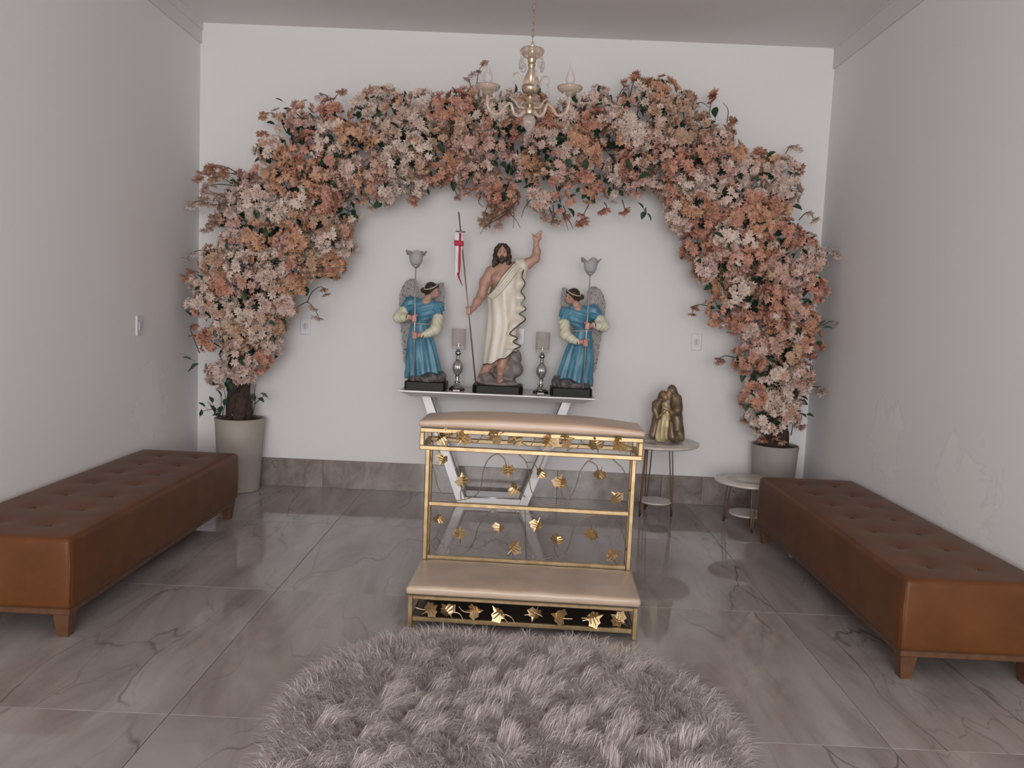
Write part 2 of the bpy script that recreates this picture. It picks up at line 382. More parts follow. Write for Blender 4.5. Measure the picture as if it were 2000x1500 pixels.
# ------------------------------------------------------------------ signed-distance sculpting (surface nets)
class SDF:
    def __init__(s, lo, hi, h):
        s.h = h; s.lo = np.array(lo, float); n = np.ceil((np.array(hi) - s.lo) / h).astype(int) + 1
        s.ax = [s.lo[i] + h * np.arange(n[i]) for i in range(3)]; s.f = np.full(n, 1., np.float32)
    def _sl(s, lo, hi, m):
        sl = []
        for i in range(3):
            a = int(np.clip(math.floor((lo[i] - m - s.lo[i]) / s.h), 0, len(s.ax[i]) - 1)); b = int(np.clip(math.ceil((hi[i] + m - s.lo[i]) / s.h) + 1, a + 1, len(s.ax[i])))
            sl.append(slice(a, b))
        return tuple(sl)
    def grid(s, sl): return (s.ax[0][sl[0]][:, None, None], s.ax[1][sl[1]][None, :, None], s.ax[2][sl[2]][None, None, :])
    def _join(s, sl, d, k, sub=False):
        a = s.f[sl]
        if sub: d = -d; h = np.clip(.5 - .5 * (a - d) / k * 1, 0, 1); s.f[sl] = np.maximum(a, d); return s
        h = np.clip(.5 + .5 * (d - a) / k, 0, 1); s.f[sl] = d * (1 - h) + a * h - k * h * (1 - h); return s
    def cap(s, a, b, ra, rb, k=.012, sq=None):
        a = np.array(a, float); b = np.array(b, float); r = max(ra, rb)
        sl = s._sl(np.minimum(a, b) - r, np.maximum(a, b) + r, k + 3 * s.h); x, y, z = s.grid(sl); d = b - a
        t = np.clip(((x - a[0]) * d[0] + (y - a[1]) * d[1] + (z - a[2]) * d[2]) / max(d @ d, 1e-12), 0, 1)
        D = np.sqrt((x - a[0] - t * d[0]) ** 2 + (y - a[1] - t * d[1]) ** 2 + (z - a[2] - t * d[2]) ** 2) - (ra + (rb - ra) * t)
        return s._join(sl, D, k)
    def chain(s, pts, rs, k=.01):
        for i in range(len(pts) - 1): s.cap(pts[i], pts[i + 1], rs[i], rs[i + 1], k)
        return s
    def ell(s, c, r, k=.012, R=None, sub=False):
        c = np.array(c, float); r = np.array(r, float); m = r.max()
        sl = s._sl(c - m, c + m, k + 3 * s.h); x, y, z = s.grid(sl); p = [x - c[0], y - c[1], z - c[2]]
        if R is not None: R = np.array(R); p = [R[0, i] * p[0] + R[1, i] * p[1] + R[2, i] * p[2] for i in range(3)]
        k0 = np.sqrt((p[0] / r[0]) ** 2 + (p[1] / r[1]) ** 2 + (p[2] / r[2]) ** 2); k1 = np.sqrt((p[0] / r[0] ** 2) ** 2 + (p[1] / r[1] ** 2) ** 2 + (p[2] / r[2] ** 2) ** 2) + 1e-9
        return s._join(sl, k0 * (k0 - 1) / k1, k, sub)
    def warp(s, fn):
        x, y, z = s.grid((slice(None),) * 3); s.f = (s.f + fn(x, y, z)).astype(np.float32); return s
    def clipz(s, z0):
        x, y, z = s.grid((slice(None),) * 3); s.f = np.maximum(s.f, (z0 - z)).astype(np.float32); return s
    def mesh(s):
        f = s.f; f[0] = f[-1] = 1; f[:, 0] = f[:, -1] = 1; f[:, :, 0] = f[:, :, -1] = 1
        ins = f < 0; n = np.array(f.shape); cs = n - 1
        acc = np.zeros((*cs, 3), np.float32); cnt = np.zeros(cs, np.float32)
        cor = [(i, j, k) for i in (0, 1) for j in (0, 1) for k in (0, 1)]
        def sub(A, c): return A[c[0]:c[0] + cs[0], c[1]:c[1] + cs[1], c[2]:c[2] + cs[2]]
        for a in cor:
            for ax in range(3):
                if a[ax] == 0:
                    b = list(a); b[ax] = 1; fa = sub(f, a); fb = sub(f, b); mk = sub(ins, a) != sub(ins, b)
                    if not mk.any(): continue
                    t = fa[mk] / (fa[mk] - fb[mk])
                    for q in range(3): acc[..., q][mk] += a[q] + (t if q == ax else 0)
                    cnt[mk] += 1
        act = cnt > 0; ids = np.full(cs, -1, int); ids[act] = np.arange(act.sum())
        ijk = np.argwhere(act); V = s.lo + s.h * (ijk + acc[act] / cnt[act][:, None]); F = []
        for ax in range(3):
            o1, o2 = (ax + 1) % 3, (ax + 2) % 3
            sl0 = [slice(None)] * 3; sl1 = [slice(None)] * 3; sl0[ax] = slice(0, -1); sl1[ax] = slice(1, None)
            ed = ins[tuple(sl0)] != ins[tuple(sl1)]; E = np.argwhere(ed)
            E = E[(E[:, o1] > 0) & (E[:, o2] > 0) & (E[:, o1] < cs[o1]) & (E[:, o2] < cs[o2])]
            if not len(E): continue
            s0 = ins[E[:, 0], E[:, 1], E[:, 2]]; qs = []
            for (u, v) in ((-1, -1), (0, -1), (0, 0), (-1, 0)):
                G = E.copy(); G[:, o1] += u; G[:, o2] += v; qs.append(ids[G[:, 0], G[:, 1], G[:, 2]])
            Q = np.stack(qs, 1); Q[~s0] = Q[~s0][:, ::-1]; F.append(Q)
        return V, np.vstack(F)
    def build(s, name, m, parent, smooth_iter=1):
        V, F = s.mesh()
        for _ in range(smooth_iter):
            S = np.zeros_like(V); c = np.zeros(len(V))
            for i in range(4):
                for j in ((i + 1) % 4, (i + 3) % 4): np.add.at(S, F[:, i], V[F[:, j]]); np.add.at(c, F[:, i], 1)
            V = V * .4 + .6 * S / c[:, None]
        me = bpy.data.meshes.new(name); me.vertices.add(len(V)); me.vertices.foreach_set('co', V.astype(np.float32).ravel())
        me.loops.add(F.size); me.loops.foreach_set('vertex_index', F.astype(np.int32).ravel())
        me.polygons.add(len(F)); me.polygons.foreach_set('loop_start', np.arange(0, F.size, 4, dtype=np.int32))
        me.update(calc_edges=True); me.validate(); me.polygons.foreach_set('use_smooth', [True] * len(me.polygons)); me.materials.append(m)
        return obj(name, me, parent)

def loft(levels, n=72, nz=40, top=None, bot=None, fold=None, ret=False):
    """cloth tube: levels (z,cx,cy,rx,ry) from low to high; top/bot(theta) bound each column"""
    L = np.array(sorted(levels)); zs = L[:, 0]
    S = spline(L, 200); order = np.argsort(S[:, 0]); S = S[order]
    V = np.zeros((nz, n, 3))
    for j in range(n):
        t = 2 * PI * j / n; a = bot(t) if bot else zs[0]; b = top(t) if top else zs[-1]
        z = np.linspace(a, b, nz); q = [np.interp(z, S[:, 0], S[:, k]) for k in range(1, 5)]
        g = 1 if fold is None else np.array([fold(t, zz) for zz in z])
        V[:, j, 0] = q[0] + q[2] * g * math.cos(t); V[:, j, 1] = q[1] + q[3] * g * math.sin(t); V[:, j, 2] = z
    F = [(i * n + j, i * n + (j + 1) % n, (i + 1) * n + (j + 1) % n, (i + 1) * n + j) for i in range(nz - 1) for j in range(n)]
    return (V.reshape(-1, 3), F, V) if ret else (V.reshape(-1, 3), F)
def thick(V, F, t):
    """closed shell from an open surface"""
    V = np.array(V, float); n = len(V); N = np.zeros_like(V)
    Fa = np.array(F); nn = np.cross(V[Fa[:, 2]] - V[Fa[:, 0]], V[Fa[:, 3]] - V[Fa[:, 1]])
    for i in range(4): np.add.at(N, Fa[:, i], nn)
    N /= np.linalg.norm(N, axis=1)[:, None] + 1e-12
    cnt = {}
    for f in F:
        for i in range(4): cnt[(f[i], f[(i + 1) % 4])] = 1
    rim = [(a, b) for (a, b) in cnt if (b, a) not in cnt]
    return np.vstack([V, V - N * t]), list(F) + [tuple(i + n for i in f[::-1]) for f in F] + [(b, a, a + n, b + n) for a, b in rim]

# ================================================================== THE ROOM
XL, XR, YB, YF, ZC = -2.211, 1.9967, 5.56, -4.5, 3.096
def struct(o): o['kind'] = 'structure'; return o
fl = struct(MB().box((XL - .15, YF, -.12), (XR + .15, YB + .15, -.0105)).build('floor', M['grout']))
xs = [XL, -1.04, .08, 1.20, XR]; ys = [5.56, 4.64, 3.52, 2.40, 1.28, .16, -.96, -2.08, -3.2, YF]
for i in range(4):
    for j in range(9):
        x0, x1, y1, y0 = xs[i], xs[i + 1], ys[j], ys[j + 1]; hx, hy = (x1 - x0) / 2 - .0011, (y1 - y0) / 2 - .0011
        MB().bbox((-hx, -hy, -.0105), (hx, hy, 0), .0012).build('tile', M['floor'], fl, loc=((x0 + x1) / 2, (y0 + y1) / 2, 0))
struct(MB().box((XL - .15, YB, -.02), (XR + .15, YB + .15, ZC)).build('wall_back', M['wall']))
struct(MB().box((XL - .15, YF, -.02), (XL, YB, ZC)).build('wall_left', M['wall_l']))
struct(MB().box((XR, YF, -.02), (XR + .15, YB, ZC)).build('wall_right', M['wall_r']))
struct(MB().box((XL - .15, YF - .15, ZC), (XR + .15, YB + .15, ZC + .12)).build('ceiling', M['ceiling']))
# wall behind the photographer, open at a wide doorway
struct(MB().box((XL - .15, YF - .15, 0), (-1.75, YF, ZC)).box((1.55, YF - .15, 0), (XR + .15, YF, ZC)).box((-1.75, YF - .15, 2.7), (1.55, YF, ZC)).build('wall_front', M['wall']))
# flat cornice bands along the side walls
struct(MB().box((XL, YF, ZC - .135), (XL + .012, YB, ZC)).box((XL, YF, ZC - .05), (XL + .02, YB, ZC)).build('trim_1', M['cornice']))
struct(MB().box((XR - .012, YF, ZC - .135), (XR, YB, ZC)).box((XR - .018, YF, ZC - .012), (XR, YB, ZC)).build('trim_2', M['cornice']))
# marble baseboard in slabs
bb = struct(MB().box((XL, YB - .006, 0), (XR, YB, .194)).build('baseboard_back', M['grout']))
bx = [XL, -1.33, -.62, .30, 1.02, 1.30, XR]
for i in range(len(bx) - 1):
    h = (bx[i + 1] - bx[i]) / 2 - .001
    MB().bbox((-h, -.009, 0), (h, .0, .196), .0015).build('slab', M['base'], bb, loc=((bx[i] + bx[i + 1]) / 2, YB - .006, 0))

# outlets and switch
def outlet(px, py, lab, wd=.072, ht=.115, holes=True):
    p = at(px, py, YB); r = thing('wall_outlet', lab, 'outlet', (p[0], YB, p[2]))
    MB().bbox((-wd / 2, -.009, -ht / 2), (wd / 2, 0, ht / 2), .004).build('cover_plate', M['plastic'], r)
    R = rotm('X', PI / 2)
    MB().prism([(.022 * math.cos(t) , .028 * math.sin(t)) for t in np.linspace(0, 2 * PI, 6, endpoint=False) + PI / 6], 0, .004).build('socket_face', M['plasticgrey'], r, loc=(0, -.009, 0), rot=(PI / 2, 0, 0))
    for dz in (-.011, 0, .011): MB().lathe([(.003, 0), (.003, .0015)], n=8).build('hole', M['eye'], r, loc=((-.004 if dz == 0 else .0), -.0128, dz), rot=(PI / 2, 0, 0))
    return r
outlet(1360, 668, 'white wall outlet in plain view above the round tables at right')
outlet(1014, 657, 'white wall outlet half hidden behind the standing robed statue')
outlet(597, 637, 'white wall outlet near the drooping blossoms of the left tree')
p = at(271, 636, 4.686)
sw = thing('light_switch', 'white light switch plate on the left wall', 'switch', (XL, 4.686, p[2]))
MB().bbox((0, -.037, -.058), (.009, .037, .058), .003).build('cover_plate', M['plastic'], sw)
MB().bbox((.009, -.014, -.024), (.0135, .014, .024), .002).build('rocker', M['plasticgrey'], sw)

# ================================================================== BENCHES
def bench(name, lab, x0, x1, y0, y1, inner):
    r = thing(name, lab, 'bench', ((x0 + x1) / 2, (y0 + y1) / 2, 0), group='tufted leather benches along the side walls')
    hx, hy = (x1 - x0) / 2, (y1 - y0) / 2
    ny = 7; tx = [-hx * .36, hx * .36]; ty = [-hy + (2 * hy) * (i + .75) / (ny + .5) for i in range(ny)]
    B = [(a, b) for a in tx for b in ty]
    def disp(P):
        P = P.copy(); top = np.clip((P[:, 2] - .33) / .05, 0, 1)
        e = np.clip(1 - (np.abs(P[:, 0]) / hx) ** 4, 0, 1) * np.clip(1 - (np.abs(P[:, 1]) / hy) ** 10, 0, 1)
        dz = .009 * e
        for (a, b) in B:
            d2 = (P[:, 0] - a) ** 2 + (P[:, 1] - b) ** 2; dz = dz - .010 * np.exp(-d2 / .0018) - .005 * np.exp(-d2 / .012)
        P[:, 2] += top * dz
        s = np.sin(np.clip((P[:, 2] - .1) / .28, 0, 1) * PI) * .004
        P[:, 0] += np.sign(P[:, 0]) * s * (np.abs(P[:, 0]) > hx - .05); P[:, 1] += np.sign(P[:, 1]) * s * (np.abs(P[:, 1]) > hy - .05); return P
    roundbox((-hx, -hy, .112), (hx, hy, .385), .022, (22, 70, 6), disp).build('upholstery', M['leather'], r, True)
    for (a, b) in B: MB().sphere((a, b, .3800), (.010, .010, .005), 10).build('tuft_button', M['leather'], r, True)
    # stitched seams on the upright edges and round the top
    for sx in (-1, 1):
        for sy in (-1, 1): MB().tube([(sx * (hx - .0055), sy * (hy - .0055), .125), (sx * (hx - .003), sy * (hy - .003), .24), (sx * (hx - .0055), sy * (hy - .0055), .37)], .0035, 6).build('seam', M['leather'], r, True)
    MB().bbox((-hx + .012, -hy + .012, .088), (hx - .012, hy - .012, .114), .004).build('frame', M['benchwood'], r)
    for sx in (-1, 1):
        for sy in (-1, 1):
            cx, cy = sx * (hx - .045), sy * (hy - .045)
            MB().add([(cx + a * q, cy + b * q, z) for z, q in ((0, .020), (.09, .030)) for a, b in ((-1, -1), (1, -1), (1, 1), (-1, 1))],
                     [(3, 2, 1, 0), (4, 5, 6, 7)] + [(i, (i + 1) % 4, 4 + (i + 1) % 4, 4 + i) for i in range(4)]).build('leg', M['benchwood'], r)
    return r
bench('leather_bench', 'long tufted tan leather bench along the left wall', XL + .022, -1.622, 2.90, 4.69, 1)
bench('leather_bench', 'long tufted tan leather bench along the right wall', 1.432, XR - .022, 2.875, 4.69, -1)

# ================================================================== KNEELER
KC = np.array([.055, 3.152, 0]); KA = math.radians(-2.0)
kn = thing('kneeler', 'gold metal prayer kneeler with cream pads and leaf scrollwork, in the middle of the room', 'kneeler', tuple(KC), KA)
KR = rotm('Z', KA)
def kl(px, py, ly):
    """kneeler-local point on its plane y=ly"""
    n = KR @ np.array([0, 1., 0]); q = KC + n * ly; d = ray(px, py); t = ((q - CO) @ n) / (d @ n); return KR.T @ (CO + d * t - KC)
G = M['gold']
def bar(lo, hi, name='rail', m=G): return MB().bbox(lo, hi, .003).build(name, m, kn)
W = .462; t = .020
# step
for s in (-1, 1):
    bar((s * (W - t / 2) - t / 2, -.0, 0), (s * (W - t / 2) + t / 2, t, .134), 'leg')
    x = s * (W - t / 2); bar((x - t / 2, t, .114), (x + t / 2, .36, .132)); bar((x - .007, t, .028), (x + .007, .36, .042))
    bar((x - t / 2, .355, 0), (x + t / 2, .377, .684), 'leg'); bar((x - t / 2 + .004, .470, 0), (x + t / 2 - .004, .486, .684), 'leg')
bar((-W + t, 0, .118), (W - t, t, .133)); bar((-W + t, .002, .026), (W - t, t - .002, .044)); bar((-W + t, .357, .114), (W - t, .375, .132)); bar((-W + t, .359, .028), (W - t, .373, .042))
MB().box((-W + t, .343, .036), (W - t, .353, .132)).build('dark_back_fill', M['darkbrown'], kn)  # dark sheet added so the back of the step reads dark
MB().box((-W + t, .022, .029), (W - t, .343, .036)).build('dark_base_fill', M['darkbrown'], kn)  # dark sheet added above the floor to darken the gap under the step
MB().box((-W + .004, .004, .133), (W - .004, .36, .139)).build('pad_board', M['darkbrown'], kn)
def dome(P):
    P = P.copy(); u = np.clip(1 - (np.abs(P[:, 0]) / .47) ** 6, 0, 1) * np.clip(1 - (np.abs(P[:, 1] - .17) / .19) ** 4, 0, 1)
    P[:, 2] += np.clip((P[:, 2] - .15) / .02, 0, 1) * (.010 * u + .0015 * np.sin(P[:, 0] * 31) * np.sin(P[:, 1] * 23 + 1)); return P
roundbox((-W - .008, -.012, .139), (W + .008, .345, .174), .014, (36, 14, 2), dome).build('knee_pad', M['cream2'], kn, True)
# upright panel
for z in (.424, .181): bar((-W + t, .358, z - .010), (W - t, .374, z + .010))
# arm-rest box
BW, b0, b1, z0, z1 = .474, .250, .500, .682, .778
for y in (b0, b1 - t):
    bar((-BW, y, z1 - t), (BW, y + t, z1)); bar((-BW, y, z0), (BW, y + t, z0 + t))
    for s in (-1, 1): bar((s * (BW - t / 2) - t / 2, y, z0 + t), (s * (BW - t / 2) + t / 2, y + t, z1 - t), 'post')
for s in (-1, 1):
    x = s * (BW - t / 2); bar((x - t / 2, b0 + t, z1 - t), (x + t / 2, b1 - t, z1)); bar((x - t / 2, b0 + t, z0), (x + t / 2, b1 - t, z0 + t))
MB().box((-BW + .004, b0 + .004, z1), (BW - .004, b1 - .004, z1 + .006)).build('pad_board', M['darkbrown'], kn)
def dome2(P):
    P = P.copy(); ux = np.clip(1 - (np.abs(P[:, 0]) / .486) ** 3.2, 0, 1); uy = np.clip(1 - (np.abs(P[:, 1] - .375) / .142) ** 3, 0, 1)
    P[:, 2] += np.clip((P[:, 2] - .79) / .014, 0, 1) * .034 * ux * (.35 + .65 * uy); return P
roundbox((-BW - .006, b0 - .010, .783), (BW + .006, b1 + .012, .806), .010, (40, 16, 2), dome2).build('arm_pad', M['cream'], kn, True)
# scrollwork: gold leaves and dark wires
def leaf_mesh(name, m, bend):
    out = [(0, -.50), (.13, -.36), (.36, -.46), (.47, -.24), (.64, -.03), (.46, .08), (.37, .31), (.17, .29), (.0, .64)]
    pts = out + [(-x, y) for x, y in out[::-1][1:-1]]
    V = []; F = []
    for k in (0, 1):
        for (x, y) in pts: V.append((x, y, -k * .03 + bend * (abs(x) * .75 - .10 * y * y)))
        for (x, y) in ((0, -.25), (0, 0), (0, .28)): V.append((x, y, -k * .03 - .03))
    n = len(pts); N2 = n + 3; h = n // 2
    side = list(range(0, h + 1))
    def fan(o, fl):
        mid = [n + o, n + 1 + o, n + 2 + o]
        for i in range(n):
            j = (i + 1) % n; y = (pts[i][1] + pts[j][1]) / 2; c = mid[0] if y < -.15 else (mid[1] if y < .15 else mid[2])
            F.append((i + o, j + o, c) if fl else (j + o, i + o, c))
        for s_ in (1,):
            pass
        for q in ((2, 3), (5, 6)):      # close the gaps between the fans
            pass
    fan(0, True); fan(N2, False)
    for i in range(n): j = (i + 1) % n; F.append((j, i, i + N2, j + N2))
    # strips that join neighbouring fan centres
    for o, flp in ((0, 1), (N2, 0)):
        for i in range(n):
            j = (i + 1) % n; k = (i + 2) % n
            c1 = 0 if (pts[i][1] + pts[j][1]) / 2 < -.15 else (1 if (pts[i][1] + pts[j][1]) / 2 < .15 else 2)
            c2 = 0 if (pts[j][1] + pts[k][1]) / 2 < -.15 else (1 if (pts[j][1] + pts[k][1]) / 2 < .15 else 2)
            if c1 != c2: F.append((j + o, n + c2 + o, n + c1 + o) if flp else (j + o, n + c1 + o, n + c2 + o))
    # raised veins
    mb = MB().add(V, F)
    mb.tube([(0, -.75, .0), (0, -.4, .01), (0, .45, .0)], [.025, .03, .012], 5)
    for sx in (-1, 1):
        for y, e in ((-.22, (.30, -.28)), (-.05, (.44, .0)), (.12, (.30, .22))): mb.tube([(0, y, -.01), (sx * e[0], e[1], bend * e[0] * .75 + .03)], [.065, .035], 5)
    return mesh(name, mb.V, mb.F, m, False)
LM = [leaf_mesh('leaf', M['goldleaf'], b) for b in (.75, -.6, .95)]
def scroll_leaf(px, py, ly, size, ang, i):
    p = kl(px, py, ly); R = Matrix.Rotation(random.uniform(-.5, .5), 4, 'Z') @ Matrix.Rotation(random.uniform(-.45, .45), 4, 'X') @ Matrix.Rotation(PI / 2, 4, 'X') @ Matrix.Rotation(ang, 4, 'Z')
    o = obj('leaf', LM[i % 3], kn, tuple(p), scale=(size * (1.18 if ly < .3 else 1.08),) * 3); o.rotation_euler = R.to_euler()
def wire(pts, ly, r=.0026, m='wire'):
    P = [kl(x, y, ly) for x, y in pts]; MB().tube(spline(P, max(8, len(P) * 6)), r, 6).build('vine_wire', M[m], kn, True)
c7 = lambda L: [(800 + x / 4.255, 880 + y / 4.255) for x, y in L]
c5 = lambda L: [(800 + x / 4.255, 790 + y / 4.255) for x, y in L]
c6 = lambda L: [(770 + x / 4., 1080 + y / 4.) for x, y in L]
PL = .366
for q in ([(165, -5), (175, 60), (200, 150), (240, 310), (300, 380), (370, 412), (450, 408), (550, 370), (595, 290), (610, 180), (650, 80), (720, 30), (780, 60), (806, 125)],
          [(905, 30), (965, 90), (990, 180), (1005, 310), (1050, 390), (1130, 440), (1250, 445), (1340, 380), (1390, 270), (1415, 180), (1470, 100), (1520, 68)],
          [(970, 96), (1030, 105), (1066, 160)], [(1495, 90), (1550, 120), (1574, 180)], [(1690, 75), (1770, 150), (1800, 230), (1830, 340)],
          [(428, 405), (425, 350), (440, 290)], [(1330, 400), (1275, 380), (1255, 310)], [(240, 0), (262, 30), (270, 60)], [(1120, 40), (1095, 110), (1068, 160)],
          [(960, 385), (910, 345), (880, 330)],
          [(180, 440), (215, 480), (240, 540)], [(120, 700), (200, 820), (260, 868), (350, 888), (480, 835), (540, 740), (570, 640), (620, 560), (690, 490), (740, 540), (745, 620)],
          [(860, 480), (940, 590), (955, 690), (980, 800), (1080, 900), (1205, 880)], [(1050, 560), (1000, 530), (900, 520)],
          [(1205, 750), (1205, 830), (1240, 885), (1290, 860), (1330, 770), (1350, 690), (1380, 610), (1450, 560), (1520, 535), (1600, 540)],
          [(1480, 555), (1505, 610), (1512, 670)], [(1690, 560), (1770, 680), (1800, 830)], [(1670, 870), (1690, 905), (1725, 950)], [(820, 880), (850, 830), (870, 800)], [(420, 770), (418, 720), (415, 690)]):
    wire(c7(q), PL)
for i, (x, y, s, a) in enumerate(((272, 75, .047, 2.8), (440, 245, .052, .1), (820, 165, .050, 3.2), (875, 320, .050, -2.0), (1085, 195, .045, 2.6), (1260, 262, .056, 0), (1580, 198, .048, 2.9), (1715, 392, .052, .8),
                    (240, 565, .046, 2.6), (415, 685, .052, 0), (745, 640, .046, 2.9), (870, 800, .053, -.8), (1055, 625, .048, 2.9), (1225, 740, .052, .0), (1515, 695, .054, 3.0), (1680, 862, .052, .7))):
    scroll_leaf(*c7([(x, y)])[0], PL - .006, s, a, i)
FL = b0 + .010
for q in ([(165, 330), (190, 270), (240, 265)], [(215, 195), (235, 240), (262, 270)], [(490, 235), (540, 245), (580, 222), (610, 262), (665, 285)], [(490, 295), (550, 318), (600, 265)], [(920, 258), (990, 246)],
          [(930, 318), (1000, 345), (1040, 295), (1110, 290)], [(1010, 240), (1045, 290)], [(1310, 286), (1400, 272), (1440, 318), (1500, 330)], [(1390, 362), (1430, 312)], [(1305, 385), (1345, 366), (1400, 364)], [(1740, 320), (1830, 290)], [(1760, 370), (1860, 400)], [(740, 200), (715, 260)], [(340, 330), (300, 300), (262, 280)]):
    wire(c5(q), FL)
for i, (x, y, s, a) in enumerate(((330, 228, .040, -1.2), (262, 285, .052, 2.2), (450, 268, .054, -.6), (710, 268, .054, 2.1), (880, 292, .054, -2.6), (1160, 300, .058, 2.7), (1305, 300, .050, -1.2), (1550, 332, .054, .3), (1740, 335, .056, 2.2))):
    scroll_leaf(*c5([(x, y)])[0], FL - .004, s, a, i)
for q in ([(165, 425), (200, 437), (245, 445)], [(460, 460), (510, 475), (537, 522)], [(505, 418), (540, 455), (600, 465)], [(860, 478), (910, 500), (945, 548)], [(1015, 485), (1075, 480)], [(1160, 498), (1090, 460)], [(1310, 512), (1395, 515)], [(1460, 508), (1535, 510)], [(1730, 530), (1805, 543)]):
    wire(c6(q), .012, .0024, 'goldleaf')
for i, (x, y, s, a) in enumerate(((285, 440, .047, -1.2), (410, 450, .052, .6), (635, 450, .047, -1.4), (820, 470, .054, .9), (1100, 480, .045, 2.8), (1285, 495, .050, 1.2), (1560, 505, .054, -1.3), (1750, 520, .052, 1.0))):
    scroll_leaf(*c6([(x, y)])[0], .010, s, a, i)

# ================================================================== CONSOLE TABLE
CZ = .75
ct = thing('console_table', 'silver console table on a white trapezoid frame, against the back wall under the statues', 'table', (-.13, 5.34, 0))
# slab, ends bevelled towards the underside
x0, x1, y0, y1 = -.626, .622, -.21, .215
MB().add([(x0, y0, .035), (x1, y0, .035), (x1, y1, .035), (x0, y1, .035), (x0, y0, .027), (x1, y0, .027), (x1, y1, .027), (x0, y1, .027), (x0 + .07, y0 + .012, 0), (x1 - .07, y0 + .012, 0), (x1 - .07, y1, 0), (x0 + .07, y1, 0)],
         [(0, 1, 2, 3), (11, 10, 9, 8)] + [(a + 4, (a + 1) % 4 + 4, (a + 1) % 4, a) for a in range(4)] + [(a + 8, (a + 1) % 4 + 8, (a + 1) % 4 + 4, a + 4) for a in range(4)]).build('tabletop', M['silver'], ct, loc=(0, 0, CZ - .035))
def cl(px, py, Y=5.27): p = at(px, py, Y); return p - np.array([-.13, 5.34, 0])
tl, tr, bl, br = cl(822, 772), cl(1117, 786), cl(893, 983), cl(1030, 989)
tl[2] = tr[2] = CZ - .034; bl[2] = br[2] = .002
def wide(a, b, wd):
    return None
fy0, fy1 = -.07, .14; th = .058
def slab4(q, name, m):     # quadrilateral in xz, extruded in y
    V = [(x, y, z) for y in (fy0, fy1) for x, z in q]
    MB().add(V, [(0, 1, 2, 3), (7, 6, 5, 4)] + [(i, i + 4, (i + 1) % 4 + 4, (i + 1) % 4) for i in range(4)]).build(name, m, ct)
A = lambda v: (v[0], v[2])
slab4([A(bl), (bl[0] + th, bl[2]), (tl[0] + th, tl[2]), A(tl)], 'side_panel', M['whitelac'])
slab4([(br[0] - th, br[2]), A(br), A(tr), (tr[0] - th, tr[2])], 'side_panel', M['whitelac'])
slab4([(bl[0] + th + .002, .002), (br[0] - th - .002, .002), (br[0] - th - .002 + .014, .042), (bl[0] + th + .002 - .014, .042)], 'bottom_panel', M['whitelac'])
# mirrored strip round the inner edge of the frame
MB().tube(np.array([(bl[0] + th - .012, fy0 + .002, .047), (br[0] - th + .012, fy0 + .002, .047)]), .005, 8).build('edge_strip', M['mirror'], ct, True)
for a, b, s in ((bl, tl, 1), (br, tr, -1)):
    MB().tube([(a[0] + s * (th + .002), fy0 + .001, a[2] + .045), (b[0] + s * (th + .002), fy0 + .001, b[2])], .004, 6).build('edge_strip', M['mirror'], ct, True)

# ================================================================== ROUND SIDE TABLES
def side_table(lab, cx, cy, h, R, rl, angs, dz, dr, dc, inlay, base_lab=None):
    r = thing('side_table', lab, 'table', (cx, cy, 0))
    MB().lathe([(0, h - .018), (R - .008, h - .018), (R, h - .012), (R, h - .003), (R - .004, h), (0, h)], n=64).build('tabletop', M['marbletop'], r, 'auto')
    MB().lathe([(R * inlay[0], h), (R * inlay[0], h + .0012), (R * inlay[1], h + .0012), (R * inlay[1], h)], n=56, caps=False).build('inlay_ring', M['inlay'], r)
    MB().lathe([(0, dz - .012), (dr - .004, dz - .012), (dr, dz - .008), (dr, dz), (0, dz)], n=40, c=(dc[0], dc[1], 0)).build('lower_shelf', M['marbletop'], r, 'auto')
    for a in angs:
        c, s = math.cos(a), math.sin(a); e = np.array([c, s, 0]); k = np.array([math.cos(a + .95), math.sin(a + .95), 0])
        mb = MB()
        for q, off in ((-.014, 0), (.014, .004)):
            mb.tube(spline([e * (rl - .03) + k * q + np.array([0, 0, h - .018]), e * (rl - .012) + k * q * .8 + np.array([0, 0, h * .5]), e * rl + k * q * .25 + np.array([0, 0, .0045])], 10), .0042, 8)
        mb.tube([e * (dr - .01) + np.array([dc[0], dc[1], dz - .014]), e * rl + np.array([0, 0, .006])], .0035, 6)
        mb.build('leg', M['leg'], r, True)
    return r
side_table('tall round cream marble side table holding the bronze embracing couple figurine', .905, 5.19, .487, .275, .125, [math.radians(a) for a in (-18, 102, 222)], .10, .105, (.018, .0), (.30, .62))
side_table('low round cream marble side table with taupe ring, by the right bench', 1.475, 4.995, .30, .225, .165, [math.radians(a) for a in (140, 262, 20)], .085, .115, (-.0, .03), (.38, .64))

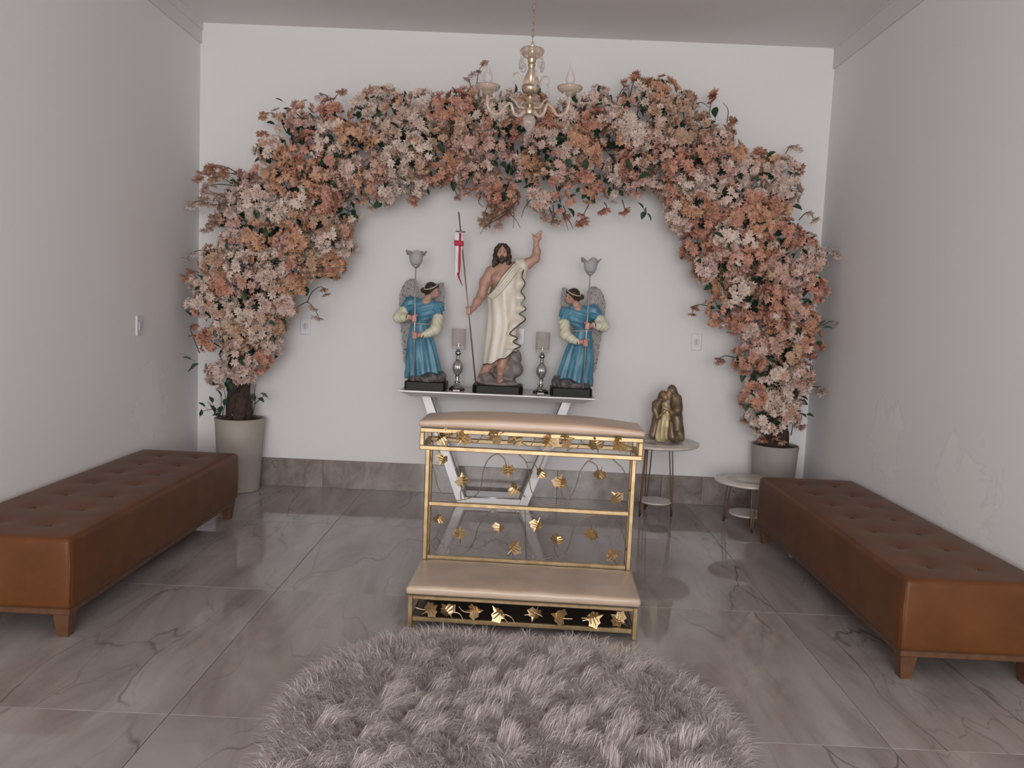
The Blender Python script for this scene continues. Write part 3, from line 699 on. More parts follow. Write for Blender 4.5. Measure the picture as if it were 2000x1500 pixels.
# ================================================================== BLOSSOM TREES
def blossom_mesh(name, m, seed):
    r = random.Random(seed); V = []; F = []
    for layer, (n, R, cup) in enumerate(((5, 1.0, .32), (4, .62, .75))):
        a0 = r.uniform(0, 6)
        for k in range(n):
            a = a0 + 2 * PI * k / n + r.uniform(-.15, .15); q = R * r.uniform(.85, 1.1); cu = cup * r.uniform(.6, 1.3); o = len(V); wv = r.uniform(-.12, .12)
            for (u, v, z) in ((.05, 0, 0), (.5, -.34, cu * .5 + wv), (.52, 0, cu * .12), (.5, .34, cu * .5 - wv), (.98, -.29, cu * 1.1 - 2.2 * wv), (.74, 0, cu * .6), (1.0, .27, cu * .9 + 2.2 * wv)):
                V.append((q * (u * math.cos(a) - v * math.sin(a)), q * (u * math.sin(a) + v * math.cos(a)), q * z + layer * .06))
            F += [(o, o + 1, o + 2), (o, o + 2, o + 3), (o + 1, o + 4, o + 5, o + 2), (o + 2, o + 5, o + 6, o + 3)]
    nb = len(F); o = len(V)
    for k in range(4): V.append((.1 * math.cos(k * PI / 2), .1 * math.sin(k * PI / 2), .22))
    V.append((0, 0, 0)); F += [(o, o + 1, o + 2, o + 3)] + [(o + k, o + 4, o + (k + 1) % 4) for k in range(4)]
    me = mesh(name, V, F, m, True); me.materials.append(M['stamen'])
    for i in range(nb, len(F)): me.polygons[i].material_index = 1
    return me
BM = [[blossom_mesh('blossom', PET[c], 10 * c + s) for s in range(3)] for c in range(6)]
def tleaf_mesh(name, m, fold):
    V = [(0, 0, 0), (.2, .2, fold), (.5, .30, fold * 1.2), (.8, .18, fold * .6), (1, 0, -.08), (.8, -.18, fold * .6), (.5, -.30, fold * 1.2), (.2, -.2, fold), (.3, 0, 0), (.65, 0, .0)]
    F = [(0, 8, 1), (1, 8, 9, 2), (2, 9, 3), (3, 9, 4), (4, 9, 5), (5, 9, 6), (6, 9, 8, 7), (7, 8, 0)]
    mb = MB().add(V, F); mb.tube([(-.35, 0, .02), (0, 0, 0)], .02, 4); return mesh(name, mb.V, mb.F, m, True)
TL = [tleaf_mesh('leaf', M['leaf'], .12), tleaf_mesh('leaf', M['leaf'], .2), tleaf_mesh('leaf', M['leafpale'], .12)]
def inpoly(P, poly):
    c = False; n = len(poly); x, y = P
    for i in range(n):
        x1, y1 = poly[i]; x2, y2 = poly[(i + 1) % n]
        if (y1 > y) != (y2 > y) and x < (x2 - x1) * (y - y1) / (y2 - y1) + x1: c = not c
    return c
def edist(P, poly):
    P = np.array(P); A = np.array(poly, float); B = np.roll(A, -1, 0); d = B - A; t = np.clip(((P - A) * d).sum(1) / (d * d).sum(1), 0, 1)
    return np.sqrt(((A + d * t[:, None] - P) ** 2).sum(1)).min()
def aim(d, spin):
    a, b, c = frame(d); R = Matrix((a, b, c)).transposed(); return (R.to_4x4() @ Matrix.Rotation(spin, 4, 'Z'))
YT = 5.30
def tree(lab, potc, pot_h, pot_r, potm, poly, trunk_px, wisps, leaves, seed, colw, basestems, fallen):
    rnd = random.Random(seed); root = thing('potted_blossom_tree', lab, 'tree', (potc[0], potc[1], 0)); O = np.array([potc[0], potc[1], 0.])
    Rr, rb = pot_r
    MB().lathe([(0, 0), (rb - .006, 0), (rb, .006), (Rr * .97, pot_h * .93), (Rr, pot_h - .004), (Rr - .004, pot_h), (Rr - .012, pot_h), (Rr - .016, pot_h - .05), (0, pot_h - .05)], n=56).build('pot', potm, root, 'auto')
    s = MB(); s.sphere((0, 0, pot_h - .035), (Rr - .02, Rr - .02, .035), 24)
    for i in range(160):
        a, q = rnd.uniform(0, 6.3), (Rr - .03) * math.sqrt(rnd.random()); z = pot_h - .033 + .033 * math.sqrt(max(0, 1 - (q / (Rr - .02)) ** 2)); l = rnd.uniform(.008, .018)
        s.box((-l, -l * .5, -.003), (l, l * .5, .003), np.array(Matrix.Rotation(rnd.uniform(0, 6), 3, 'Z') @ Matrix.Rotation(rnd.uniform(-.7, .7), 3, 'X')), (0, 0, 0))
        n = len(s.V); s.V[n - 8:] = [(v[0] + q * math.cos(a), v[1] + q * math.sin(a), v[2] + z) for v in s.V[n - 8:]]
    s.build('bark_mulch', M['soil'], root)
    for (fx, fy, sc) in fallen: obj('fallen_petal', BM[0][0], root, (fx, fy, pot_h + .012), (rnd.uniform(-.5, .5), .3, 0), (sc,) * 3)
    # trunk of twisted stems
    T = spline([at(x, y, YT + .03) - O for x, y in trunk_px], 60); T[0][:2] *= .2; T[0][2] = pot_h - .03
    k = MB()
    for q in range(4):
        ph = q * PI / 2; P = []
        for i, p in enumerate(T):
            u = i / 59; w_ = (.030 * (1 - u) + .012); a = ph + u * 16; P.append(p + w_ * np.array([math.cos(a), math.sin(a), .4 * math.sin(a + 1)]))
        k.tube(P, [.034 * (1 - i / 59) + .012 for i in range(60)], 8)
    k.build('trunk', M['trunk'], root, True)
    # cluster centres spread over the crown
    bx0, by0 = np.min(poly, 0); bx1, by1 = np.max(poly, 0); cen = []; tries = 0
    while tries < 9000:
        tries += 1; p = (rnd.uniform(bx0, bx1), rnd.uniform(by0, by1))
        if not inpoly(p, poly): continue
        e = edist(p, poly)
        if e < 16: continue
        if any((p[0] - c[0]) ** 2 + (p[1] - c[1]) ** 2 < 33 ** 2 for c in cen): continue
        cen.append((*p, e))
    axis_px = spline([(x, y) for x, y in trunk_px], 120)
    blos = []; tw = MB(); tlv = []
    def put(p, d, size, col): blos.append((p, d, size, col, rnd.randrange(3), rnd.uniform(0, 6.3)))
    for (x, y, e) in cen:
        j = ((axis_px - np.array([x, y])) ** 2).sum(1).argmin(); ap = at(*axis_px[j], YT + .02) - O
        dep = YT + .02 - .24 * math.sqrt(min(1, e / 85)) + rnd.uniform(-.05, .07); c = at(x, y, dep) - O
        col = rnd.choices(range(6), colw(x, y))[0]; gap = rnd.random() < .13
        out = c - ap; out = out / (np.linalg.norm(out) + 1e-6) + np.array([0, -.55, .12])
        mid = (c + ap) / 2 + np.array([rnd.uniform(-.05, .05), .02, rnd.uniform(-.05, .05)])
        tw.tube(spline([ap, mid, c], 6), [.006, .005, .005, .004, .004, .003], 5)
        nb = 10 if gap else rnd.randint(32, 42); rad = rnd.uniform(.072, .108)
        a_, b_, d_ = frame(out)
        for q in range(nb):
            th_ = math.acos(1 - rnd.random() * 1.25); ph = rnd.uniform(0, 6.283); dd = math.cos(th_) * d_ + math.sin(th_) * (math.cos(ph) * a_ + math.sin(ph) * b_)
            p = c + dd * rad * rnd.uniform(.6, 1.1); p[1] = min(p[1], 5.53 - O[1]); put(p, dd + np.array([rnd.uniform(-.4, .4), rnd.uniform(-.6, .1), rnd.uniform(-.4, .4)]), rnd.uniform(.024, .037), col if rnd.random() < .84 else rnd.randrange(6))
            if rnd.random() < .3: tw.tube([c - d_ * .02, (c + p) / 2 + d_ * .01, p - dd * .006], .0016, 3, False)
        for q in range(6): dd = np.array([rnd.uniform(-1, 1), rnd.uniform(-.9, -.1), rnd.uniform(-1, 1)]); tlv.append((c - d_ * rnd.uniform(.03, .12) + np.array([rnd.uniform(-.09, .09), 0, rnd.uniform(-.09, .09)]), dd, rnd.uniform(.06, .085), 1))
        for q in range(rnd.randint(3, 6) if gap else rnd.randint(1, 2)):
            dd = out + np.array([rnd.uniform(-1.2, 1.2), rnd.uniform(-.5, .3), rnd.uniform(-1, 1)]); tlv.append((c - d_ * (.03 if gap else .01) + dd / np.linalg.norm(dd) * rnd.uniform(.02, .09), dd, rnd.uniform(.04, .062), 0 if rnd.random() < .55 else 1))
    # a second, deeper layer so that the crown has a back
    for (x, y, e) in cen[::2]:
        if e < 26: continue
        c = at(x, y, YT + rnd.uniform(.08, .19)) - O; col = rnd.choices(range(6), colw(x, y))[0]
        for q in range(6): put(c + np.array([rnd.uniform(-.08, .08), rnd.uniform(-.02, .03), rnd.uniform(-.08, .08)]), (rnd.uniform(-1, 1), rnd.uniform(-1, .6), rnd.uniform(-1, 1)), .034, col)
        for q in range(3): tlv.append((c + np.array([rnd.uniform(-.06, .06), -.06, rnd.uniform(-.06, .06)]), np.array([rnd.uniform(-1, 1), -.6, rnd.uniform(-1, 1)]), .055, 1))
    # loose sprigs that leave the crown and nod at the tip
    for (path, n, col, tipdown) in wisps:
        dep = [YT - .02 - .12 * rnd.random() for _ in path]
        P = spline([at(x, y, d) - O for (x, y), d in zip(path, dep)], 14); P[:, 1] = np.minimum(P[:, 1], 5.54 - O[1]); tw.tube(P, np.linspace(.0035, .0016, 14), 5)
        for q in range(n):
            i = 13 - int(q * 9 / max(n, 1)) if q else 13; p = P[i] + np.array([rnd.uniform(-.02, .02), rnd.uniform(-.03, .0), rnd.uniform(-.025, .01)]) * (q > 0)
            p[1] = min(p[1], 5.53 - O[1]); dd = np.array([rnd.uniform(-.6, .6), rnd.uniform(-.8, -.1), -1.0 if tipdown else .6]); put(p, dd, rnd.uniform(.028, .038), col); tw.tube([P[i], p], .0014, 3, False)
    # bare twigs
    for bpath in basestems:
        P = spline([at(x, y, yy) - O for x, y, yy in bpath], 10); tw.tube(P, np.linspace(.0035, .0015, 10), 5)
    tw.build('twigs', M['twig'], root)['kind'] = 'stuff'
    # nearest blossoms one by one, the rest joined
    blos.sort(key=lambda b: b[0][1] - 2 * b[2]); nm = {}
    for (p, d, sz, col, sh, sp) in blos[:300]:
        o = obj('blossom', BM[col][sh], root, tuple(p)); o.rotation_euler = aim(d, sp).to_euler(); o.scale = (sz,) * 3
    VV = []; FF = []; mi = []; nv = 0; cache = {}
    for (p, d, sz, col, sh, sp) in blos[300:]:
        if (col, sh) not in cache:
            me = BM[col][sh]; cache[(col, sh)] = (np.array([v.co[:] for v in me.vertices]), [tuple(f.vertices) for f in me.polygons], [6 if f.material_index else col for f in me.polygons])
        v0, f0, m0 = cache[(col, sh)]; VV.append(v0 @ np.array(aim(d, sp).to_3x3()).T * sz + p); FF += [tuple(i + nv for i in f) for f in f0]; mi += m0; nv += len(v0)
    me = mesh('blossoms', np.vstack(VV).tolist(), FF, PET[0], True)
    for c in PET[1:]: me.materials.append(c)
    me.materials.append(M['stamen']); me.polygons.foreach_set('material_index', mi)
    obj('blossoms', me, root)['kind'] = 'stuff'
    for (x, y, yy, ang, sz, pale) in leaves:
        p = at(x, y, yy) - O; d = np.array([math.cos(ang), rnd.uniform(-.5, -.1), math.sin(ang)])
        a, b, c = frame(d); R = Matrix((c, a, b)).transposed().to_4x4() @ Matrix.Rotation(rnd.uniform(-.6, .6), 4, 'X')
        o = obj('leaf', TL[2 if pale else rnd.randrange(2)], root, tuple(p - d * sz * .5)); o.rotation_euler = R.to_euler(); o.scale = (sz,) * 3
    V = []; F = []; tc = {k: np.array([v.co[:] for v in TL[k].vertices]) for k in (0, 1)}; tf = {k: [tuple(f.vertices) for f in TL[k].polygons] for k in (0, 1)}
    for (p, d, sz, kx) in tlv:
        a, b, c = frame(d); R = np.stack([c, a, b], 1) @ np.array(Matrix.Rotation(rnd.uniform(-1.5, 1.5), 3, 'X')); o = len(V)
        p = p.copy(); p[1] = min(p[1], 5.52 - O[1])
        V.extend((tc[kx] @ R.T * sz + p).tolist()); F += [tuple(i + o for i in f) for f in tf[kx]]
    obj('foliage', mesh('foliage', V, F, M['leaf'], True), root)['kind'] = 'stuff'
    print('tree', len(cen), len(blos), len(tlv)); return root

polyL = [(405, 750), (385, 690), (385, 620), (372, 560), (390, 500), (432, 450), (425, 405), (440, 350), (500, 312), (512, 270), (560, 205), (640, 200), (720, 182), (780, 166), (850, 170), (930, 172), (1018, 190),
         (1018, 408), (985, 412), (955, 398), (930, 375), (880, 365), (800, 375), (715, 398), (692, 440), (690, 505), (640, 545), (590, 590), (548, 640), (545, 705), (505, 742)]
polyR = [(1012, 190), (1100, 185), (1180, 185), (1230, 155), (1300, 165), (1385, 215), (1425, 265), (1450, 285), (1530, 305), (1560, 350), (1565, 420), (1590, 470), (1612, 530), (1600, 620), (1590, 700), (1585, 770), (1545, 842),
         (1480, 842), (1455, 780), (1425, 720), (1445, 650), (1372, 605), (1380, 560), (1338, 500), (1312, 440), (1305, 398), (1250, 385), (1190, 390), (1125, 402), (1090, 415), (1055, 408), (1012, 408)]
def cwL(x, y): n = math.sin(x * .021 + 1) + math.sin(y * .027 + x * .008); return [3.6 - n, 2.7 - n * .6, 1.5 + n * .7, 1.6 + n * .7, 1.5, 1.3]
def cwR(x, y): n = math.sin(x * .019) + math.sin(y * .023 + x * .01 + 2); return [2.8 - n, 2.5 - n * .5, 2.0 + n * .8, 1.9 + n * .8, 1.6, 1.2]
wl = [([(470, 370), (430, 345), (395, 335), (382, 352)], 9, 4, 1), ([(460, 390), (420, 400), (390, 392), (368, 402)], 9, 0, 1), ([(480, 400), (440, 385), (410, 378), (392, 392)], 9, 1, 1), ([(490, 350), (450, 338), (430, 340), (415, 350)], 9, 5, 1), ([(470, 440), (430, 432), (410, 440), (398, 450)], 7, 1, 1), ([(440, 500), (400, 490), (378, 492), (365, 505)], 3, 0, 1), ([(430, 560), (395, 535), (370, 530), (364, 545)], 4, 2, 1),
      ([(560, 260), (545, 232), (525, 220), (513, 228)], 3, 3, 1), ([(545, 300), (530, 270), (517, 262), (510, 275)], 3, 2, 1), ([(650, 225), (648, 200), (632, 183), (622, 190)], 2, 0, 1), ([(655, 230), (650, 200), (662, 182), (670, 178)], 2, 4, 1),
      ([(925, 205), (930, 175), (935, 140), (946, 122)], 2, 4, 1), ([(920, 210), (922, 180), (915, 150), (922, 145)], 2, 0, 1), ([(600, 590), (610, 570), (628, 560), (636, 574)], 2, 5, 1), ([(580, 600), (600, 590), (615, 605), (624, 622)], 4, 1, 1),
      ([(480, 350), (450, 330), (420, 322), (410, 332)], 8, 3, 1), ([(470, 365), (430, 360), (400, 365), (400, 380)], 8, 1, 1), ([(470, 420), (440, 415), (420, 420), (415, 432)], 8, 4, 1), ([(720, 385), (722, 395), (728, 400), (730, 404)], 2, 1, 1), ([(760, 370), (756, 385), (757, 395), (757, 400)], 2, 1, 1), ([(885, 365), (890, 375), (893, 382), (893, 386)], 3, 4, 1),
      ([(800, 370), (805, 380), (808, 388), (808, 392)], 3, 2, 1),
      ([(950, 370), (955, 395), (945, 420), (950, 440)], 9, 5, 1), ([(985, 380), (990, 400), (980, 425), (975, 438)], 10, 1, 1), ([(965, 375), (970, 400), (965, 412), (962, 425)], 10, 5, 1), ([(1000, 385), (1000, 400), (995, 412), (990, 420)], 4, 4, 1), ([(390, 690), (378, 660), (372, 640), (380, 635)], 3, 3, 1)]
wr = [([(1200, 215), (1210, 185), (1222, 165), (1220, 160)], 4, 4, 0), ([(1230, 190), (1236, 165), (1242, 150), (1243, 145)], 5, 2, 0), ([(1290, 180), (1275, 165), (1265, 160), (1262, 165)], 6, 3, 0), ([(1385, 225), (1388, 205), (1392, 190), (1394, 182)], 6, 2, 0),
      ([(1420, 270), (1428, 245), (1424, 230), (1428, 240)], 3, 2, 1), ([(1530, 310), (1540, 290), (1552, 284), (1562, 292)], 3, 0, 1), ([(1545, 360), (1552, 330), (1562, 325), (1564, 338)], 3, 2, 1), ([(1560, 430), (1575, 415), (1585, 420), (1590, 430)], 3, 1, 1),
      ([(1600, 520), (1615, 495), (1628, 490), (1634, 500)], 4, 0, 1), ([(1600, 640), (1620, 628), (1632, 630), (1640, 645)], 4, 0, 1), ([(1575, 760), (1590, 755), (1600, 760), (1606, 768)], 4, 1, 1), ([(1440, 700), (1420, 695), (1408, 698), (1402, 706)], 4, 4, 1),
      ([(1150, 400), (1142, 415), (1138, 425), (1130, 434)], 5, 2, 1), ([(1180, 395), (1185, 405), (1178, 412), (1178, 415)], 3, 2, 1), ([(1215, 390), (1218, 400), (1220, 408), (1220, 414)], 3, 2, 1), ([(1080, 400), (1082, 415), (1085, 428), (1086, 434)], 9, 0, 1), ([(1060, 400), (1062, 410), (1065, 418), (1066, 424)], 5, 1, 1), ([(1100, 402), (1104, 412), (1102, 420), (1104, 426)], 4, 5, 1),
      ([(1390, 600), (1370, 595), (1355, 600), (1352, 612)], 3, 2, 1), ([(1385, 560), (1365, 545), (1358, 530), (1355, 540)], 4, 0, 1), ([(1560, 800), (1566, 815), (1562, 828), (1566, 832)], 4, 4, 1), ([(1480, 840), (1484, 848), (1490, 855), (1492, 858)], 4, 2, 1), ([(1510, 845), (1516, 852), (1522, 858), (1524, 862)], 3, 3, 1), ([(1460, 800), (1455, 808), (1452, 815), (1456, 822)], 2, 2, 1)]
ll = [(365, 700, 5.2, 2.8, .062, 1), (380, 716, 5.18, .7, .07, 0), (373, 722, 5.2, 3.8, .055, 0), (404, 715, 5.2, 1.7, .055, 0), (393, 790, 5.2, 2.4, .055, 0), (392, 806, 5.2, 1.3, .05, 0), (412, 780, 5.2, 1.8, .055, 0), (415, 800, 5.2, -.9, .075, 0), (428, 768, 5.2, 2.1, .06, 0), (422, 812, 5.22, 2.9, .06, 0), (432, 800, 5.2, 1.3, .07, 0), (440, 785, 5.2, 1.2, .06, 0), (495, 776, 5.2, 1.8, .055, 0), (510, 782, 5.2, -.4, .055, 0), (515, 772, 5.25, 2.5, .06, 1),
      (463, 360, 5.12, -.9, .05, 0), (472, 378, 5.12, 1.8, .055, 0), (495, 372, 5.1, -.7, .06, 0), (598, 466, 5.02, .6, .055, 1), (650, 360, 5.02, -1, .06, 0), (530, 632, 5.05, -.4, .06, 0), (552, 627, 5.05, 2.0, .055, 0), (420, 652, 5.08, 1.7, .055, 0), (545, 195, 5.2, 2.8, .05, 1), (560, 215, 5.2, 2.7, .05, 0), (700, 275, 5.03, .3, .07, 0), (770, 245, 5.03, -.5, .06, 0), (935, 190, 5.1, 1.2, .055, 0), (925, 205, 5.1, 2.2, .06, 0), (960, 318, 5.02, 2.2, .06, 1), (985, 328, 5.02, -.8, .055, 0), (890, 270, 5.02, -1, .065, 0), (612, 300, 5.02, -.8, .06, 0), (655, 365, 5.01, -.6, .06, 0), (500, 420, 5.03, -1.2, .07, 0), (480, 580, 5.03, -1.4, .065, 0), (470, 710, 5.03, -.4, .065, 0), (445, 480, 5.03, -1.4, .07, 0), (530, 440, 5.05, -1.2, .08, 0), (520, 455, 5.05, -1.7, .08, 0)]
lr = [(1268, 424, 5.08, -1.0, .06, 1), (1256, 422, 5.08, -2.0, .06, 0), (1262, 412, 5.08, -1.6, .05, 1), (1250, 400, 5.08, 2.4, .06, 0), (1321, 198, 5.2, 1.6, .07, 0), (1333, 208, 5.2, -.9, .065, 0), (1128, 184, 5.2, 1.5, .05, 0), (1138, 197, 5.2, -1.8, .045, 0), (1492, 342, 5.08, .3, .085, 0), (1478, 348, 5.08, 2.3, .06, 1), (1484, 368, 5.08, -1.4, .06, 1), (1463, 372, 5.08, -2.2, .06, 0), (1577, 457, 5.15, .8, .055, 0), (1588, 472, 5.15, -.2, .055, 0), (1572, 495, 5.12, -.9, .07, 0), (1578, 590, 5.15, -.4, .085, 0), (1605, 632, 5.2, .9, .07, 1), (1618, 640, 5.2, .0, .06, 1), (1602, 560, 5.18, -1, .055, 0), (1225, 325, 5.0, -1.2, .09, 0), (1270, 335, 5.0, -.5, .08, 0), (1260, 345, 5.0, .4, .08, 0), (1145, 320, 5.02, -1.7, .075, 0), (1195, 310, 5.02, -.9, .075, 0), (1170, 205, 5.06, .3, .055, 0), (1190, 210, 5.06, -.7, .055, 0), (1100, 345, 5.02, -.3, .07, 0), (1110, 320, 5.02, -1.3, .07, 0), (1405, 460, 5.02, -.4, .065, 0), (1500, 425, 5.02, -1.2, .06, 0), (1410, 560, 5.03, -1, .07, 0), (1440, 600, 5.03, -.5, .065, 0), (1560, 650, 5.05, -1, .06, 0),
      (1448, 790, 5.1, 2.9, .05, 1), (1458, 797, 5.1, -1.9, .055, 0), (1463, 792, 5.1, .7, .045, 0), (1558, 806, 5.15, .7, .07, 0), (1570, 812, 5.15, -.5, .055, 0), (1583, 812, 5.15, -.1, .05, 0), (1470, 772, 5.1, -.5, .05, 0), (1572, 778, 5.15, -.4, .05, 0), (1475, 836, 5.12, 2.0, .055, 0), (1488, 848, 5.12, 2.6, .05, 1)]
stemL = [[(425, 820, 5.3), (432, 790, 5.22), (430, 765, 5.2)], [(432, 822, 5.3), (440, 780, 5.2), (436, 755, 5.2)], [(440, 822, 5.28), (420, 800, 5.2), (408, 785, 5.2)], [(492, 815, 5.28), (498, 785, 5.2), (495, 750, 5.2)], [(488, 815, 5.28), (492, 790, 5.22), (500, 750, 5.22)], [(496, 790, 5.2), (508, 780, 5.2), (520, 768, 5.22)], [(430, 800, 5.22), (410, 800, 5.2), (395, 803, 5.2)],
         [(960, 380, 5.2), (985, 405, 5.18), (1008, 430, 5.15), (1016, 445, 5.15)], [(1015, 385, 5.2), (985, 420, 5.15), (950, 440, 5.15), (938, 458, 5.15)], [(1000, 385, 5.2), (990, 410, 5.15), (960, 430, 5.15), (955, 446, 5.15)], [(980, 380, 5.2), (1000, 395, 5.15), (1004, 420, 5.15), (1002, 446, 5.15)], [(940, 375, 5.2), (935, 395, 5.15), (945, 405, 5.15)]]
stemR = [[(1090, 400, 5.2), (1100, 420, 5.15), (1110, 450, 5.15)], [(1070, 400, 5.2), (1080, 425, 5.15), (1076, 440, 5.15)], [(1100, 415, 5.2), (1112, 432, 5.15), (1120, 448, 5.15)], [(1350, 215, 5.2), (1335, 195, 5.2), (1330, 172, 5.22)], [(1355, 205, 5.2), (1370, 200, 5.2), (1385, 210, 5.2)], [(1420, 240, 5.2), (1422, 215, 5.2), (1412, 200, 5.2)], [(1545, 850, 5.3), (1548, 830, 5.25), (1546, 800, 5.25)],
         [(1040, 385, 5.2), (1025, 405, 5.15), (1018, 425, 5.15)], [(1565, 520, 5.2), (1568, 490, 5.15), (1572, 455, 5.15)], [(1530, 812, 5.2), (1560, 808, 5.15), (1590, 813, 5.15)], [(1490, 800, 5.2), (1465, 795, 5.12), (1445, 790, 5.1)]]
pl = at(468.5, 820, 5.385); pr_ = at(1514, 873, 5.385)
tree('potted artificial blossom tree arching over from the left wall, in a tall beige pot', (pl[0], 5.385), .492, (.164, .132), M['pot'], polyL, [(468, 812), (466, 740), (475, 650), (490, 560), (530, 440), (600, 350), (690, 275), (790, 265), (900, 272), (1000, 285)], wl, ll, 3, cwL, stemL, [(.0, -.10, .035), (-.03, -.03, .03)])
tree('potted artificial blossom tree arching over from the right wall, in a taupe pot', (pr_[0], 5.385), .468, (.153, .125), M['pot2'], polyR, [(1518, 862), (1512, 800), (1520, 720), (1520, 620), (1490, 500), (1440, 400), (1350, 310), (1240, 285), (1120, 285), (1020, 290)], wr, lr, 5, cwR, stemR, [])

# ================================================================== STATUES
def octo(hx, hy, c): return [(-hx + c, -hy), (hx - c, -hy), (hx, -hy + c), (hx, hy - c), (hx - c, hy), (-hx + c, hy), (-hx, hy - c), (-hx, -hy + c)]
def rocky(sd, amp, fr, ph=0):
    return sd.warp(lambda x, y, z: amp * (np.sin(x * fr + ph) * np.sin(y * fr * 1.3 + 1) * np.sin(z * fr * .9 + 2 + ph) + .5 * np.sin(x * fr * 2.1 + z * fr * 1.7) * np.sin(y * fr * 2.3 + ph)))
def hand(sd, wrist, palm, fingers, r=.0085, k=.006):
    sd.cap(wrist, palm, r * 1.45, r * 1.9, k)
    for f in fingers: sd.chain(f, [r * .85, r * .75, r * .6][:len(f)] if len(f) < 4 else [r * .85, r * .78, r * .7, r * .58], k * .5)

# ---- standing robed figure
YJ = 5.285
jb = at(971.5, 766, 5.17); JO = np.array([jb[0], YJ, CZ])
js = thing('robed_statue', 'tall painted statue of a bearded man in a cream robe raising one hand', 'statue', tuple(JO))
def J(px, py, dy=0.): return at(px, py, YJ + dy) - JO
MB().prism(octo(.162, .115, .028), 0, .052, .006).build('plinth', M['plinth'], js)
sd = SDF((-.16, -.13, .03), (.17, .13, .30), .005)
sd.ell(J(973, 746, .0) * [1, 0, 1] + [0, -.0, -.012], (.135, .098, .035), .02).ell(J(990, 722, .03), (.085, .075, .075), .03).ell(J(1005, 700, .05), (.045, .055, .065), .02).ell(J(1010, 722, .01), (.038, .05, .05), .015).ell(J(950, 738, .0), (.055, .06, .04), .02)
rocky(sd, .006, 40).clipz(.050); sd.build('rock', M['rock'], js)
# body
sd = SDF((-.28, -.15, .03), (.34, .14, 1.12), .0042)
hd = J(981, 494, -.012)
nk0, nk1 = J(985, 524, .0), J(983, 506, -.005)
sd.cap(nk0 - [0, 0, .02], nk1, .027, .025, .02)
sd.ell(hd, (.035, .043, .053), .008, rotm('Y', .10)); sd.ell(hd + [.001, -.010, -.026], (.025, .030, .028), .012)
sd.cap(hd + [0, -.041, .004], hd + [.0005, -.047, -.012], .0045, .0075, .006)           # nose
sd.cap(hd + [-.021, -.036, .013], hd + [.021, -.036, .013], .006, .006, .006)             # brow
sd.cap(hd + [-.014, -.036, -.034], hd + [.014, -.036, -.034], .006, .006, .006)
for s in (-1, 1): sd.ell(hd + [s * .036, .002, -.004], (.006, .010, .015), .004); sd.ell(hd + [s * .022, -.030, -.012], (.011, .010, .011), .008)
sh1, sh2 = J(959, 532, .01), J(1014, 522, .01)
sd.cap(sh1 * .82 + nk0 * .18, sh2 * .82 + nk0 * .18, .040, .040, .03); sd.ell(J(985, 548, .0), (.085, .058, .085), .03); sd.ell(J(972, 545, -.035), (.042, .03, .036), .02); sd.ell(J(997, 545, -.035), (.04, .03, .036), .02)
sd.ell(J(983, 590, .0), (.078, .055, .09), .03); sd.ell(J(980, 635, .0), (.082, .062, .085), .03)
# lowered arm to the staff
el, wr_ = J(940, 577, .0), J(924, 602, -.075); ST0, ST1 = at(896, 414, 5.215) - JO, at(929.5, 752, 5.175) - JO
def staff_at(py):
    u = (py - 414) / (752 - 414); return ST0 + (ST1 - ST0) * u
hg = staff_at(606)
sd.chain([sh1, (sh1 + el) / 2 + [-.006, 0, .01], el, (el + wr_) / 2, wr_], [.040, .036, .028, .026, .018], .016)
sd.cap(wr_, hg + [.014, .012, .006], .017, .019, .008)
for q in range(4):
    z = .016 - q * .0115; b = hg + [.012, -.002, z]
    sd.chain([b + [.002, .0, 0], b + [-.004, -.017, 0], b + [-.020, -.014, -.001], b + [-.022, .002, -.002]], [.0075, .007, .0065, .0055], .003)
sd.chain([hg + [.012, .014, .012], hg + [-.006, .016, .022], hg + [-.020, .006, .020]], [.008, .007, .006], .003)
# raised arm
e2, w2 = J(1046, 505, -.01), J(1047, 478, -.05)
sd.chain([sh2 * .9 + nk0 * .1, (sh2 + e2) / 2 + [0, 0, -.006], e2, (e2 + w2) / 2 + [.006, 0, 0], w2], [.040, .034, .027, .025, .017], .014)
pm = J(1048.5, 467, -.055); sd.cap(w2, pm, .016, .019, .008); sd.ell(pm + [.002, 0, .004], (.021, .012, .022), .006)
for (a, b, c) in ((J(1045.5, 461, -.058), J(1052, 455, -.064), J(1056.5, 450, -.066)), (J(1049, 463, -.056), J(1055, 457, -.064), J(1059, 452, -.068)), (J(1051, 466, -.054), J(1056, 461, -.066), J(1057.5, 457.5, -.078)), (J(1052, 469, -.052), J(1056, 466, -.064), J(1056.5, 463, -.074))):
    sd.chain([a, b, c], [.0072, .0064, .005], .0035)
sd.chain([J(1045, 472, -.058), J(1042, 464, -.066), J(1041, 456.5, -.066)], [.0085, .0075, .0055], .004)
# legs
sd.chain([J(988, 655, .012), J(985, 690, -.025), J(980, 715, -.035), J(977, 731, -.03)], [.043, .036, .031, .021], .014)
sd.chain([J(977, 731, -.03), J(976.5, 740, -.055), J(976, 746, -.092)], [.020, .018, .011], .008)
for q in range(5): p = J(972.5 + q * 2.2, 745 - q * .4, -.094 + abs(q - 3) * .004); sd.cap(p + [0, .02, .006], p, .008 - q * .0004, .0062 - q * .0002 + (q == 4) * .002, .003)
sd.chain([J(972, 650, .0), J(962, 705, -.015), J(948, 722, .0), J(941, 733, .01)], [.045, .033, .028, .02], .014)
sd.chain([J(941, 733, .01), J(939, 739, -.01), J(935, 744, -.035)], [.02, .018, .011], .008)
sd.build('body', M['skin'], js)
